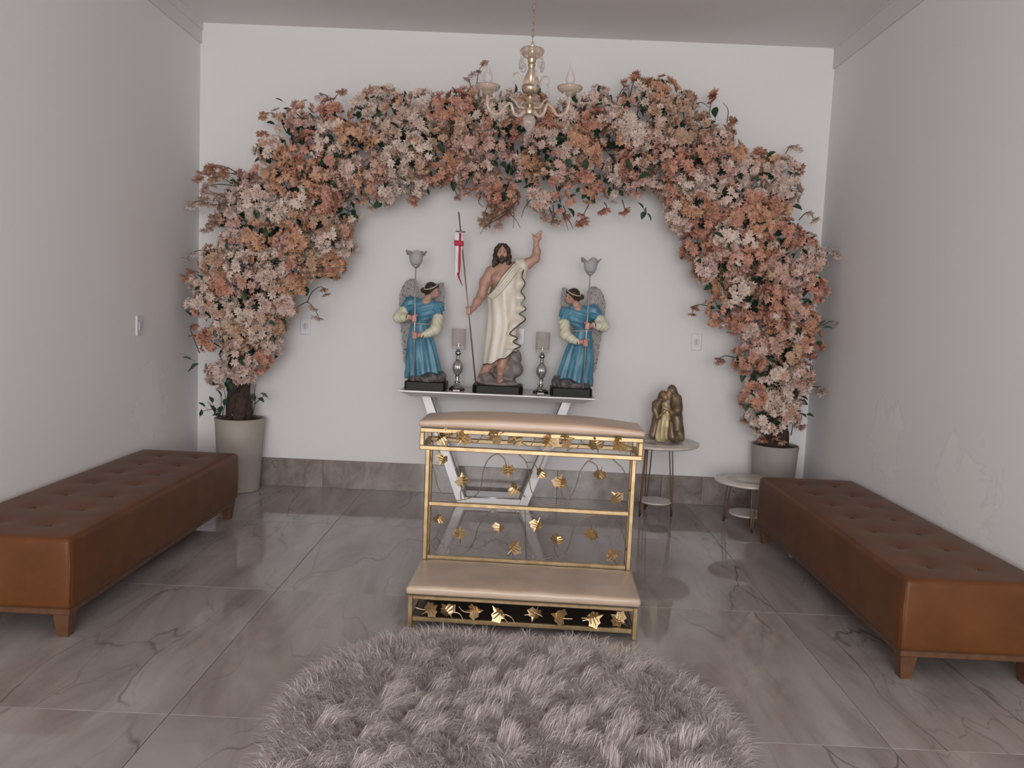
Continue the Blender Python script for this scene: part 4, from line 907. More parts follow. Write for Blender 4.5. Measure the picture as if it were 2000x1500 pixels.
# hair and beard
sd = SDF(hd - [.085, .075, .125], hd + [.085, .095, .085], .0035)
sd.ell(hd + [0, .018, .012], (.041, .044, .052), .01)
for s in (-1, 1):
    sd.chain([hd + [s * .018, -.030, .046], hd + [s * .036, -.014, .022], hd + [s * .041, .002, -.02], hd + [s * (.040 + .004 * (s < 0)), .0, -.062], hd + [s * (.040 + .012 * (s < 0)), -.004, -.092]], [.013, .015, .017, .020, .011], .010)
    sd.chain([hd + [s * .022, .03, .02], hd + [s * .032, .034, -.03], hd + [s * .032, .03, -.08]], [.03, .027, .016], .014)
sd.warp(lambda x, y, z: (.0020 * np.sin(x * 420 + np.sin(z * 130) * 1.8)) * np.clip((hd[2] + .045 - z) / .06, .15, 1) + .0008 * np.sin(y * 500 + z * 60))
sd.build('hair', M['hair'], js)
sd = SDF(hd - [.05, .08, .09], hd + [.05, .03, .02], .003)
for s in (-1, 1): sd.chain([hd + [s * .033, -.012, -.012], hd + [s * .028, -.026, -.036], hd + [s * .010, -.036, -.052]], [.006, .010, .011], .008); sd.chain([hd + [s * .001, -.045, -.021], hd + [s * .013, -.039, -.030]], [.0042, .004], .004)
sd.cap(hd + [0, -.036, -.046], hd + [.001, -.038, -.064], .015, .009, .01)
sd.warp(lambda x, y, z: .0014 * np.sin(x * 500 + np.sin(z * 140) * 1.5)); sd.build('beard', M['hair'], js)
for s in (-1, 1):
    MB().sphere(hd + [s * .0145, -.0395, .0025], (.0052, .004, .0032), 10).build('eye', M['eye'], js, True)
    MB().tube(spline([hd + [s * .007, -.0435, .010], hd + [s * .015, -.0425, .0135], hd + [s * .023, -.036, .010]], 6), .0018, 5).build('eyebrow', M['hair'], js, True)
MB().sphere(hd + [0, -.0445, -.0305], (.008, .004, .0026), 8).build('mouth', M['lip'], js, True)
# robe: columns between a slanted neckline and a slanted, wavy hem
def lv(py, xl, xr, ry, dy=0):
    a, b = J(xl, py, dy), J(xr, py, dy); return ((a[2] + b[2]) / 2, (a[0] + b[0]) / 2, dy, (b[0] - a[0]) / 2, ry)
RL = [lv(512, 962, 1015, .052, .004), lv(530, 957, 1021, .068, .0), lv(555, 957, 1020, .080), lv(575, 954, 1019, .080), lv(600, 953, 1018, .078), lv(630, 951, 1014, .080), lv(660, 948, 1010, .084), lv(690, 945, 1007, .086), lv(715, 943, 1006, .086), lv(740, 942, 1006, .085)]
zt = lambda px, py: J(px, py)[2]
kp = lambda P: (np.array([a for a, _ in P]) * PI / 180, np.array([b for _, b in P]))
# theta: 0 = picture right, 270 = towards the viewer, 180 = picture left
tA, tB = kp([(0, zt(1018, 517)), (60, zt(1000, 514)), (120, zt(985, 516)), (165, zt(965, 545)), (195, zt(955, 578)), (225, zt(958, 566)), (250, zt(970, 545)), (275, zt(984, 528)), (300, zt(995, 515)), (330, zt(1008, 512)), (360, zt(1018, 517))])
hA, hB = kp([(0, zt(1003, 688)), (40, zt(1000, 700)), (90, zt(975, 716)), (140, zt(950, 716)), (180, zt(946, 711)), (215, zt(951, 711)), (245, zt(962, 708)), (270, zt(976, 701)), (295, zt(990, 697)), (320, zt(1001, 687)), (345, zt(1004, 685)), (360, zt(1003, 688))])
rtop = lambda t: float(np.interp(t, tA, tB)); rbot = lambda t: float(np.interp(t, hA, hB)) + .004 * math.sin(t * 7)
def rfold(t, z):
    u = min(1, max(0, (.98 - z) / .6)); s = z * 9 - t * 2.2
    return 1 + (.018 + .035 * u) * math.sin(9 * t + 1.2 * math.sin(z * 11) + z * 5) * (.4 + .6 * u) + .022 * math.sin(s * 2.4 + 1.3 * math.sin(t * 3)) * (1 if t > PI * .95 else .4)
V, F, GV = loft(RL, 110, 90, rtop, rbot, rfold, True)
V, F = thick(V, F, .006); MB().add(V, F).build('robe', M['robe'], js, True)
MB().tube(np.vstack([GV[0][40:], GV[0][:1]]), .0034, 6).build('robe_trim', M['robetrim'], js, True)
MB().tube(GV[-1][58:100], .0022, 5).build('neckline_trim', M['robetrim'], js, True)
# rolled band of cloth crossing the chest, shoulder drape and the zig-zag fall of cloth at picture right
P = spline([J(1014, 513, -.035), J(1000, 528, -.083), J(985, 548, -.094), J(970, 566, -.085), J(955, 580, -.055)], 30)
mb = MB()
for k, (off, r_) in enumerate(((0, .011), (.014, .009), (.027, .007))): mb.tube(P + np.array([.75, -.02, -.62]) * off, r_, 8)
mb.build('chest_fold', M['robe'], js, True)
sd = SDF(J(1030, 560) - [.09, .12, .05], J(1005, 500) + [.10, .12, .05], .005)
sd.chain([J(1000, 518, .0), J(1013, 519, -.002), J(1021, 520, -.006)], [.045, .046, .043], .02); sd.cap(J(1016, 524, 0), J(1018, 550, 0), .043, .028, .03)
sd.warp(lambda x, y, z: .003 * np.sin(x * 160 + z * 40)); sd.build('shoulder_drape', M['robe'], js)
zz = [(1022, 527), (1019, 541), (1025, 554), (1017, 570), (1025, 582), (1018, 594), (1027, 604), (1014, 613), (1026, 623), (1014, 634), (1000, 645), (995, 653), (1010, 660), (1002, 668), (1016, 676), (1004, 682)]
E_ = spline([J(x, y, (-.052 if i < 9 else -.092 + .012 * (i in (12, 14))) + .022 * (i % 2) * (i < 9)) for i, (x, y) in enumerate(zz)], 90)
I_ = np.array([[min(e[0] - .02, np.interp(e[2], [.25, .55, .9], [.02, .07, .07])), e[1] * .62 - .018, e[2]] for e in E_])
V = []; 
for a, b in zip(E_, I_):
    for u in np.linspace(0, 1, 6): V.append(a * (1 - u) + b * u + np.array([0, -.012 * math.sin(u * PI), 0]))
F = [(i * 6 + j, i * 6 + j + 1, (i + 1) * 6 + j + 1, (i + 1) * 6 + j) for i in range(89) for j in range(5)]
V, F = thick(V, F, -.004); MB().add(V, F).build('side_fall', M['robe'], js, True)
MB().tube(E_[:26] + [.001, -.003, 0], .0048, 6).tube(E_[32:] + [.001, -.003, 0], .0048, 6).build('fall_trim', M['robetrim'], js, True)
# staff with crossbar and pennant
stf = MB().tube([ST0, ST1], [.0042, .005], 10).build('staff', M['staff'], js, True)
cb = staff_at(452)
MB().tube([cb + [-.031, 0, .001], cb + [.029, 0, -.001]], .0042, 8).build('crossbar', M['staff'], stf, True)
def cloth(P, Q, name, m, par, t=.0012, amp=.004):
    n = len(P); V = []
    for i in range(n):
        for u in np.linspace(0, 1, 7): V.append(np.array(P[i]) * (1 - u) + np.array(Q[i]) * u + np.array([0, amp * math.sin(u * 7 + i * .5), 0]))
    F = [(i * 7 + j, (i + 1) * 7 + j, (i + 1) * 7 + j + 1, i * 7 + j + 1) for i in range(n - 1) for j in range(6)]
    V, F = thick(V, F, t); return MB().add(V, F).build(name, m, par, True)
S_ = lambda px, py, d=-.012: at(px, py, 5.20 + d) - JO
pen = cloth(spline([S_(888, 453), S_(888, 480), S_(888.5, 510), S_(889, 538), S_(886, 552)], 16), spline([S_(904.5, 454), S_(904, 475), S_(901, 500), S_(897, 525), S_(893, 532)], 16), 'pennant', M['white'], stf)
cloth(spline([S_(896, 532), S_(899, 545), S_(903.5, 558)], 6), spline([S_(892, 533), S_(897, 547), S_(903, 559)], 6), 'pennant_tail', M['red'], stf)
cloth([S_(887, 469, -.020), S_(887, 475, -.020), S_(887.5, 479.5, -.020)], [S_(905.5, 471, -.020), S_(905.5, 476, -.020), S_(905.5, 481, -.020)], 'red_band', M['red'], stf)
cloth(spline([S_(897, 455, -.019), S_(895.5, 490, -.019), S_(895, 520, -.019), S_(896.5, 537, -.019)], 14), spline([S_(901, 455, -.019), S_(900, 490, -.019), S_(899.5, 520, -.019), S_(897.5, 537, -.019)], 14), 'red_stripe', M['red'], stf)

# ---- blue angels (modelled once, mirrored once)
YA = 5.28
ab = at(829, 765, 5.17); AO = np.array([ab[0], YA, CZ])
def Apt(px, py, dy=0.): return at(px, py, YA + dy) - AO
def angel(name, lab, root_loc, mir):
    r = thing(name, lab, 'statue', root_loc, group=None); S = np.array([-1., 1, 1]) if mir else np.ones(3)
    def A(px, py, dy=0.): return Apt(px, py, dy) * S
    mx = lambda v: np.array(v, float) * S
    def fb(V, F, nm, m, par=r, sm=True):
        F = [tuple(f[::-1]) for f in F] if mir else F; return MB().add(np.array(V) * S, F).build(nm, m, par, sm)
    MB().prism(octo(.133, .10, .016), 0, .054, .004).build('plinth', M['plinth'], r)
    sd = SDF((-.15, -.12, .03), (.15, .12, .17), .005)
    sd.ell(mx((0, -.005, .070)), (.122, .094, .048), .02).ell(mx((-.075, -.02, .085)), (.045, .05, .045), .02).ell(mx((.085, -.01, .085)), (.042, .05, .040), .015).ell(mx((.02, -.055, .08)), (.05, .035, .03), .02)
    rocky(sd, .009, 55, 1 + mir).clipz(.052); sd.build('rock', M['rockdark'], r)
    # skirt with hanging folds
    def lv(py, xl, xr, ry, dy=0):
        a, b = Apt(xl, py, dy), Apt(xr, py, dy); return ((a[2] + b[2]) / 2, (a[0] + b[0]) / 2, dy, (b[0] - a[0]) / 2, ry)
    L = [lv(729, 795, 861, .094, -.008), lv(718, 796, 860, .092, -.006), lv(700, 796, 857, .086), lv(675, 797, 851, .074), lv(655, 799, 844, .062), lv(635, 802, 838, .054, .0), lv(628, 802, 839, .054, .0)]
    def fold(t, z):
        u = min(1, max(0, (.44 - z) / .34)); return 1 + (.014 + .105 * u) * math.sin(8 * t + 1.9 * math.sin(3 * t + z * 6) + 2.2 * math.sin(z * 7)) + .035 * math.sin(17 * t + z * 8) * u
    V, F = loft(L, 110, 44, None, lambda t: L[0][0] + .007 * math.sin(5 * t + 1) - .030 * max(0, -math.cos(t)) + .012 * max(0, math.cos(t)), fold); V, F = thick(V, F, .006); fb(V, F, 'skirt', M['blue'])
    # torso, leaning forward
    lo, hi = A(760, 650, 0), A(880, 560, 0); sd = SDF((min(lo[0], hi[0]), -.17, lo[2]), (max(lo[0], hi[0]), .13, hi[2] + .03), .0042)
    sd.cap(A(820, 634, 0), A(824, 618, -.01), .050, .056, .03); sd.ell(A(829, 604, -.022), (.082, .062, .065), .03)
    sd.cap(A(802, 592, -.02), A(856, 600, -.03), .036, .036, .03)
    sd.chain([A(801, 592, -.02), A(789, 607, -.035)], [.037, .033], .02); sd.chain([A(855, 601, -.03), A(857, 622, -.045)], [.034, .029], .02)
    fn = lambda x, y, z: .0042 * np.sin((x * S[0]) * 95 + np.abs(x * S[0] - .03) * 130 + z * 70 + np.sin(z * 60)) + .002 * np.sin(x * S[0] * 60 - z * 210)
    sd.ell(A(833, 585, -.075), (.022, .05, .028), .006, None, True)
    sd.warp(fn); sd.build('tunic', M['blue'], r)
    MB().tube(np.array([(A(819.5, 632)[0] + .0615 * math.cos(t), .058 * math.sin(t), A(819.5, 632)[2] - .004 * math.cos(t) * S[0]) for t in np.linspace(0, 2 * PI, 40)]), .0055, 8).build('belt', M['wing'], r, True)
    # head, neck
    hd = A(845, 568, -.055); sd = SDF(hd - [.08, .10, .11], hd + [.08, .09, .08], .0032); T = rotm('Y', -.28 * (1 if not mir else -1)) @ rotm('X', .42) @ rotm('Z', .75 * (1 if not mir else -1))
    h = lambda x, y, z: hd + T @ mx((x, y, z))
    sd.cap(A(831, 590, -.03), A(841, 574, -.045), .026, .024, .014); sd.ell(A(832, 591, -.045), (.032, .03, .022), .015)
    sd.ell(hd, (.032, .040, .047), .006, T); sd.ell(h(0, -.010, -.024), (.023, .028, .024), .010, T)
    sd.cap(h(0, -.038, .002), h(0, -.044, -.012), .0038, .0062, .005); sd.cap(h(-.018, -.034, .011), h(.018, -.034, .011), .005, .005, .005)
    sd.ell(h(0, -.034, -.030), (.010, .006, .006), .005, T)
    sd.build('head', M['skin'], r)
    sd = SDF(hd - [.085, .085, .08], hd + [.085, .085, .085], .0035)
    sd.ell(h(0, .008, .018), (.038, .043, .040), .006, T); sd.chain([h(-.030, -.022, .022), h(-.036, .0, .010), h(-.028, .03, -.004), h(0, .044, -.008), h(.028, .03, -.004), h(.036, .0, .010), h(.030, -.022, .022), h(0, -.036, .032), h(-.030, -.022, .022)], [.010, .013, .015, .018, .015, .013, .010, .008, .010], .006)
    sd.ell(A(828, 567, -.025), (.022, .02, .019), .006)
    sd.warp(lambda x, y, z: .0016 * np.sin(z * 420 + x * 150) * np.cos(y * 300)); sd.build('hair', M['hair'], r)
    a_ = np.linspace(0, 2 * PI, 33); MB().tube([h(.0425 * math.cos(t), .006 + .0475 * math.sin(t), .030 - .006 * math.sin(t)) for t in a_], .0030, 6).build('headband', M['sleeve'], r, True)
    for s in (-1, 1):
        MB().sphere(h(s * .0125, -.0375, .0), (.0045, .0035, .0022), 8).build('eye', M['eye'], r, True)
    MB().sphere(h(0, -.0385, -.0285), (.0065, .003, .0022), 8).build('mouth', M['lip'], r, True)
    # sleeves, cuffs and hands on the pole
    P0, P1 = A(812, 524, -.135), A(808, 744, -.115)
    pole = lambda py: P0 + (P1 - P0) * (py - 524) / 220.
    for (a, b, py, f, sg) in ((A(788, 608, -.04), A(778, 620, -.065), 621, 1, -1), (A(855.5, 622, -.055), A(851, 643, -.095), 654, 1, 1)):
        g = pole(py); w_ = g + mx((sg * .034, .018, .004)); cf = g + mx((sg * .048, .024, .005 - .004 * sg))
        lo = np.minimum.reduce([a, b, cf]) - .05; hi = np.maximum.reduce([a, b, cf]) + .05
        sd = SDF(lo, hi, .0042); sd.chain([a, b, (b + cf) / 2 - [0, 0, .004], cf], [.036, .034, .026, .020], .012); sd.warp(lambda x, y, z: .0018 * np.sin((x * S[0] + z * .7) * 230)); sd.build('sleeve', M['sleeve'], r)
        d = (cf - w_); d /= np.linalg.norm(d); MB().tube([cf - d * .005, cf + d * .003], [.0205, .0215], 16).build('cuff', M['cuff'], r, True)
        sd = SDF(g - .055, g + .055, .0030); sd.cap(cf - d * .004, w_, .014, .014, .006); sd.cap(w_, g + mx((sg * .016, .012, 0)), .014, .017, .006)
        for q in range(4):
            z = .015 - q * .0105; b_ = g + mx((sg * .012, -.001, z)); sd.chain([b_, b_ + mx((-sg * .003, -.016, 0)), b_ + mx((-sg * .018, -.014, -.001)), b_ + mx((-sg * .021, .003, -.002))], [.0072, .0068, .006, .005], .003)
        sd.chain([g + mx((sg * .012, .010, .012)), g + mx((-sg * .004, .013, .022)), g + mx((-sg * .016, .004, .020))], [.008, .007, .0055], .003)
        sd.build('hand', M['skinpink'], r)
    # torch pole with tulip glass shade
    tp = MB().tube([P0, P1], .0040, 10).build('torch_pole', M['pole'], r, True)
    d = (P0 - P1); d /= np.linalg.norm(d); top = P0
    MB().lathe([(.0045, -.004), (.010, .002), (.022, .012), (.026, .016), (.0, .017)], top, 24).build('shade_cup', M['pole'], tp, True)
    n = 48; V = []; prof = [(.020, .014), (.034, .030), (.040, .050), (.042, .070), (.045, .088), (.052, .100), (.062, .110)]
    nw = len(prof)
    for i, (rr, z) in enumerate(prof):
        for j in range(n):
            t = 2 * PI * j / n; u = i / (nw - 1); lobe = (abs(math.cos(2.5 * t + .3))) ** .8; q = rr * (1 + .10 * u * u * (2 * lobe - 1)); hh = z - .024 * u ** 3 * (1 - lobe) * 1.3
            V.append(top + np.array([q * math.cos(t), q * math.sin(t), hh]))
    F = [(i * n + j, i * n + (j + 1) % n, (i + 1) * n + (j + 1) % n, (i + 1) * n + j) for i in range(nw - 1) for j in range(n)]
    V, F = thick(V, F, .0025); MB().add(V, F).build('tulip_shade', M['frost'], tp, True)
    # wings: plate with overlapping feather scales
    def wing(out, y0, bend, nm):
        out = [Apt(x, y, 0) for x, y in out]; q = np.array([(p[0], p[2]) for p in out]); c0 = q.mean(0); n_ = len(q); V = []
        for yy in (-.006, .006):
            for sc in (1, .55): V += [(c0[0] + (x - c0[0]) * sc, y0 + yy * (1 if sc == 1 else 2.2) + bend * (x - c0[0]) * .8, c0[1] + (z - c0[1]) * sc) for x, z in q]
            V.append((c0[0], y0 + yy * 2.4, c0[1]))
        F = []; m_ = 2 * n_ + 1
        for b, fl in ((0, 1), (m_, 0)):
            for i in range(n_):
                j = (i + 1) % n_
                for f in ((b + i, b + j, b + n_ + j, b + n_ + i), (b + n_ + i, b + n_ + j, b + 2 * n_)): F.append(f if fl else f[::-1])
        for i in range(n_): j = (i + 1) % n_; F.append((j, i, m_ + i, m_ + j))
        a2 = sum(q[i][0] * q[(i + 1) % n_][1] - q[(i + 1) % n_][0] * q[i][1] for i in range(n_))
        if a2 < 0: F = [f[::-1] for f in F]
        w_ = fb(V, F, 'wing', M['wing'])
        rr = random.Random(3); mb = MB(); zs = np.arange(q[:, 1].min() + .01, q[:, 1].max() - .01, .017)
        for zi, z in enumerate(zs[::-1]):
            for x in np.arange(q[:, 0].min(), q[:, 0].max(), .016):
                x2 = x + (zi % 2) * .008
                if not inpoly((x2, z), [tuple(v) for v in q]): continue
                lw, lh = .0085, .015; y = y0 - .014 + bend * (x2 - c0[0]) * .8
                pts = [(-lw, lh * .6), (-lw, -.1 * lh), (-lw * .6, -lh * .8), (0, -lh), (lw * .6, -lh * .8), (lw, -.1 * lh), (lw, lh * .6)]
                V2 = [(x2 + u, y + .004 - .005 * (lh * .6 - v) / lh, z + v) for u, v in pts] + [(x2, y - .004, z)]
                mb.add(np.array(V2) * S, [((i + 1) % 7, i, 7) if not mir else (i, (i + 1) % 7, 7) for i in range(7)])
        mb.build('feathers', M['wing'], w_, False)
    wing([(796, 616), (780, 612), (776, 598), (777, 578), (782, 560), (790, 549), (800, 543), (809, 544), (815, 556), (814, 585), (806, 606), (804, 650), (797, 700), (790, 712), (786, 708), (783, 670), (779, 632)], .075, -.3, 'far')
    wing([(842, 604), (846, 575), (852, 555), (859, 551), (865, 551), (866.5, 575), (864, 598), (858, 612), (850, 618)], .065, .3, 'near')
    return r
angel('angel_statue', 'blue robed angel statue at the left end of the silver console, bowing towards the middle', tuple(AO), False)
rb_ = at(1116, 775, 5.17)
angel('angel_statue', 'blue robed angel statue at the right end of the silver console, bowing towards the middle', (rb_[0], YA, CZ), True)

# ================================================================== CANDLE HOLDERS
def candle(px, py, lab):
    b = atz(px, py, CZ); cy = b[1] + .055; r = thing('candle_holder', lab, 'candle holder', (b[0], cy, CZ), group='silver candle holders on the console')
    MB().prism(octo(.052, .052, .030), 0, .008, .002).lathe([(.050, .008), (.047, .012), (.040, .017)], n=8).build('foot', M['chromedark'], r)
    MB().lathe([(.040, .016), (.036, .024), (.026, .032), (.016, .038), (.013, .046), (.019, .050), (.019, .054), (.011, .060), (.010, .078), (.016, .082), (.016, .088), (.011, .092), (.014, .098), (0, .098)], n=28).build('base', M['chrome'], r, 'auto')
    MB().lathe([(.012, .097), (.022, .110), (.030, .128), (.033, .145), (.031, .163), (.024, .180), (.013, .193)], n=72, fl=lambda t, z: 1 + .045 * math.cos(18 * t)).build('ribbed_bulb', M['ribbed'], r, True)
    MB().lathe([(.012, .192), (.018, .197), (.012, .203), (.010, .213), (.012, .217), (.012, .222), (.010, .226), (.018, .234), (.0205, .243), (.018, .252), (.010, .258), (.012, .264), (.022, .268), (.0, .2685)], n=28).build('stem', M['chrome'], r, 'auto')
    o = [(.043, .268), (.046, .270), (.046, .402)]; i_ = [(.0425, .402), (.0425, .288), (.0, .286)]
    MB().lathe([(0, .268)] + o + i_, n=96, fl=lambda t, z: 1 + .022 * abs(math.cos(8 * t)) * (z > .272)).build('glass_cylinder', M['thinglass'], r, True)
    MB().lathe([(.0, .287), (.018, .287), (.018, .292), (.006, .296), (.006, .304), (0, .304)], n=20).build('candle_cup', M['chrome'], r, 'auto'); return r
candle(891, 763, 'silver candle holder with ribbed glass cylinder, between the left angel and the robed statue')
candle(1056, 769, 'silver candle holder with ribbed glass cylinder, between the robed statue and the right angel')

# ================================================================== COUPLE FIGURINE
hb = np.array([.905, 5.17, .487]); hc = at(1300, 857, 5.15); FO = np.array([hc[0], 5.17, .4875])
fg = thing('couple_figurine', 'bronze and gold figurine of two robed figures embracing, on the tall round table', 'figurine', tuple(FO))
def H(px, py, dy=0): return at(px, py, 5.17 + dy) - FO
lo, hi = (-.13, -.11, -.0), (.14, .10, .40)
fo = lambda k, a: (lambda x, y, z: a * np.sin(np.arctan2(y, x - .0) * k + z * 22 + np.sin(z * 30)) * np.clip((.30 - z) / .2, 0, 1))
sd = SDF(lo, hi, .0042)       # standing figure at right
sd.chain([H(1320, 853, .0), H(1322, 825, .0), H(1320, 795, .005), H(1316, 777, .005)], [.040, .034, .038, .026], .02); sd.chain([H(1324, 778, .0), H(1325, 800, -.03), H(1312, 806, -.05), H(1303, 800, -.06)], [.026, .026, .020, .014], .012)
sd.ell(H(1312, 762, .008), (.029, .034, .036), .01); sd.chain([H(1315, 762, .02), H(1321, 780, .025), H(1324, 815, .03), H(1330, 853, .02)], [.022, .026, .025, .024], .015); sd.chain([H(1326, 846, -.03), H(1331, 856, -.03)], [.02, .018], .01)
sd.warp(fo(9, .004)).clipz(.002); sd.build('right_figure_cloak', M['bronze'], fg)
sd = SDF(lo, hi, .0042)       # veiled figure at left
sd.ell(H(1295, 772, -.008), (.029, .032, .032), .01); sd.chain([H(1292, 774, .012), H(1285, 792, .01), H(1283, 820, .005), H(1276, 850, .0)], [.022, .026, .026, .026], .015); sd.chain([H(1287, 785, -.01), H(1280, 800, -.025), H(1285, 815, -.04)], [.024, .022, .018], .012); sd.ell(H(1279, 791, -.01), (.02, .02, .03), .01)
sd.warp(fo(9, .004)).clipz(.002); sd.build('left_figure_veil', M['bronze'], fg)
sd = SDF(lo, hi, .0042)
sd.chain([H(1291, 853, -.025), H(1296, 830, -.03), H(1302, 805, -.035), H(1300, 790, -.03)], [.040, .032, .028, .022], .02); sd.chain([H(1302, 815, -.05), H(1300, 798, -.055), H(1301, 788, -.05)], [.014, .015, .012], .01)
sd.warp(fo(11, .0045)).clipz(.002); sd.build('gilded_dress', M['ivory'], fg)
sd = SDF((-.06, -.12, .16), (.10, .06, .36), .0032)
sd.ell(H(1299, 776, -.030), (.019, .024, .025), .008); sd.cap(H(1302, 776, -.052), H(1303, 778, -.055), .004, .004, .004); sd.ell(H(1307, 768, -.020), (.020, .024, .027), .008); sd.ell(H(1306, 777, -.03), (.014, .014, .014), .01)
sd.chain([H(1312, 806, -.062), H(1305, 800, -.072), H(1299, 797, -.074)], [.010, .010, .007], .006); sd.chain([H(1290, 812, -.055), H(1297, 804, -.07), H(1302, 797, -.074)], [.010, .010, .007], .006)
for q in range(4): sd.cap(H(1302 - q, 800 - q * 1.6, -.073), H(1297 - q, 798 - q * 1.6, -.078), .0045, .0035, .003)
sd.build('faces_and_hands', M['bronzeskin'], fg)
sd = SDF((-.07, -.12, .0), (.09, .04, .16), .0042); sd.chain([H(1312, 853, -.05), H(1310, 838, -.048), H(1309, 826, -.045)], [.028, .022, .016], .012); sd.warp(fo(9, .003)).clipz(.002); sd.build('kneeling_fold', M['bronze'], fg)

# ================================================================== CHANDELIER
YC = 4.2
cc = at(1034.5, 215, YC); CH = np.array([cc[0], YC, ZC])
ch = thing('chandelier', 'champagne glass chandelier with candle bulbs hanging on a chain', 'chandelier', tuple(CH))
zc = lambda py: at(1034.5, py, YC)[2] - ZC
MB().lathe([(.0, 0), (.055, 0), (.052, -.012), (.030, -.028), (.008, -.034), (0, -.034)], n=32).build('ceiling_rose', M['champ'], ch, 'auto')
link = []
for k in range(17): a = 2 * PI * k / 16; link.append((.0075 * math.cos(a), 0, .018 * math.sin(a) * (1.15 if abs(math.sin(a)) > .5 else 1)))
lkm = MB().tube(link, .0018, 6, False); z = -.046; i = 0; ztop = zc(93); me = mesh('chain_link', lkm.V, lkm.F, M['chain'])
nL = int(round((abs(ztop) - .05) / .031)); st = (abs(ztop) - .056) / nL
for i in range(nL + 1): obj('chain_link', me, ch, (0, 0, -.048 - st * i), (0, 0, (i % 2) * PI / 2), (1, 1, 1.0))
px = FPX / YC
def prof(L): return [(w / 2 / px, zc(y)) for w, y in L]
MB().lathe(prof([(6, 92), (14, 93), (40, 95), (45, 98), (44, 103), (36, 109), (20, 114), (16, 116), (0, 116)])[::-1], n=40, fl=lambda t, z: 1 + .03 * math.cos(16 * t)).build('top_bowl', M['amber'], ch, True)
MB().lathe(prof([(12, 92), (12, 114), (16, 116), (15, 121), (12, 124), (15, 127), (12, 131), (9, 136), (9, 168), (16, 170), (20, 174), (12, 178), (9, 188), (13, 190), (12, 196), (16, 204), (10, 208), (20, 212), (22, 217), (20, 223), (12, 226), (0, 226)])[::-1], n=28).build('column', M['champ'], ch, 'auto')
MB().lathe(prof([(10, 132), (12, 136), (18, 144), (27, 153), (30, 160), (26, 168), (12, 171)])[::-1], n=40, fl=lambda t, z: 1 + .04 * math.cos(12 * t)).build('glass_vase', M['amber'], ch, True)
MB().lathe(prof([(34, 168), (33, 175), (26, 183), (14, 188), (8, 188)])[::-1], n=40, fl=lambda t, z: 1 + .03 * math.cos(16 * t)).build('lower_bowl', M['champ'], ch, True)
MB().lathe(prof([(10, 225), (22, 230), (25, 238), (20, 248), (8, 256), (4, 259), (0, 260)])[::-1], n=32, fl=lambda t, z: 1 + .05 * math.cos(10 * t)).build('finial', M['glass'], ch, True)
RA = .233; hz = zc(217)
arm0 = None
for k, deg in enumerate((205, 325, 85)):
    a = math.radians(deg); e = np.array([math.cos(a), math.sin(a), 0]); q = lambda r_, z_: tuple(e * r_ + np.array([0, 0, z_]))
    P = spline([q(.026, hz), q(.055, hz - .030), q(.085, hz - .022), q(.105, hz + .022), q(.135, hz + .005), q(.165, hz - .036), q(.205, hz - .036), q(.228, hz - .005), q(RA, hz + .050)], 40)
    am = MB().tube(P, np.linspace(.0085, .0065, 40), 10).build('arm', M['amber'], ch, True)
    P2 = spline([q(.03, hz + .012), q(.06, hz + .012), q(.085, hz + .040), q(.115, hz + .052)], 20); MB().tube(P2, np.linspace(.006, .003, 20), 8).build('scroll', M['amber'], am, True)
    o = e * RA; b0 = hz + .045
    MB().lathe([(0, b0), (.014, b0), (.020, b0 + .012), (.040, b0 + .018), (.058, b0 + .034), (.061, b0 + .046), (.058, b0 + .047), (.054, b0 + .036), (.036, b0 + .024), (0, b0 + .022)], o, 40, fl=lambda t, z: 1 + .035 * math.cos(16 * t)).build('drip_bowl', M['amber'], am, True)
    MB().lathe([(0, b0 + .022), (.016, b0 + .024), (.012, b0 + .036), (.014, b0 + .052), (.0, b0 + .053)], o, 20).build('candle_socket', M['champ'], am, 'auto')
    MB().lathe([(.010, b0 + .053), (.020, b0 + .066), (.0235, b0 + .080), (.019, b0 + .100), (.010, b0 + .122), (.004, b0 + .144), (0, b0 + .162)], o, 24).build('candle_bulb', M['glass'], am, True)
    for j in range(5):
        t = 2 * PI * j / 5 + .4; p = o + np.array([.055 * math.cos(t), .055 * math.sin(t), b0 + .036]); mb = MB()
        for d_ in (.006, .016): mb.sphere(p - [0, 0, d_], .0045, 8)
        mb.lathe([(0, 0), (.004, -.008), (.009, -.022), (.007, -.030), (0, -.036)][::-1], p - [0, 0, .022], 8).build('crystal_drop', M['glass'], am)
for j in range(6):        # crystals under the top bowl, ring pendants and glass crooks round the vase
    t = 2 * PI * j / 6 + .35; e = np.array([math.cos(t), math.sin(t), 0]); p = e * .056 + np.array([0, 0, zc(103)]); mb = MB()
    for d_ in (.006, .017, .028): mb.sphere(p - [0, 0, d_], .0045, 8)
    mb.build('crystal_chain', M['glass'], ch, True)
    if j % 3 != 1:
        c = e * .058 + np.array([0, 0, zc(103) - .060]); R_ = [c + .024 * (math.cos(u) * np.array([-e[1], e[0], 0]) + math.sin(u) * np.array([0, 0, 1])) for u in np.linspace(0, 2 * PI, 25)]
        MB().tube(R_, .0036, 8, False).lathe([(0, -.016), (.010, -.002), (.006, .008), (0, .014)], c, 8).build('crystal_ring', M['glass'], ch, True)
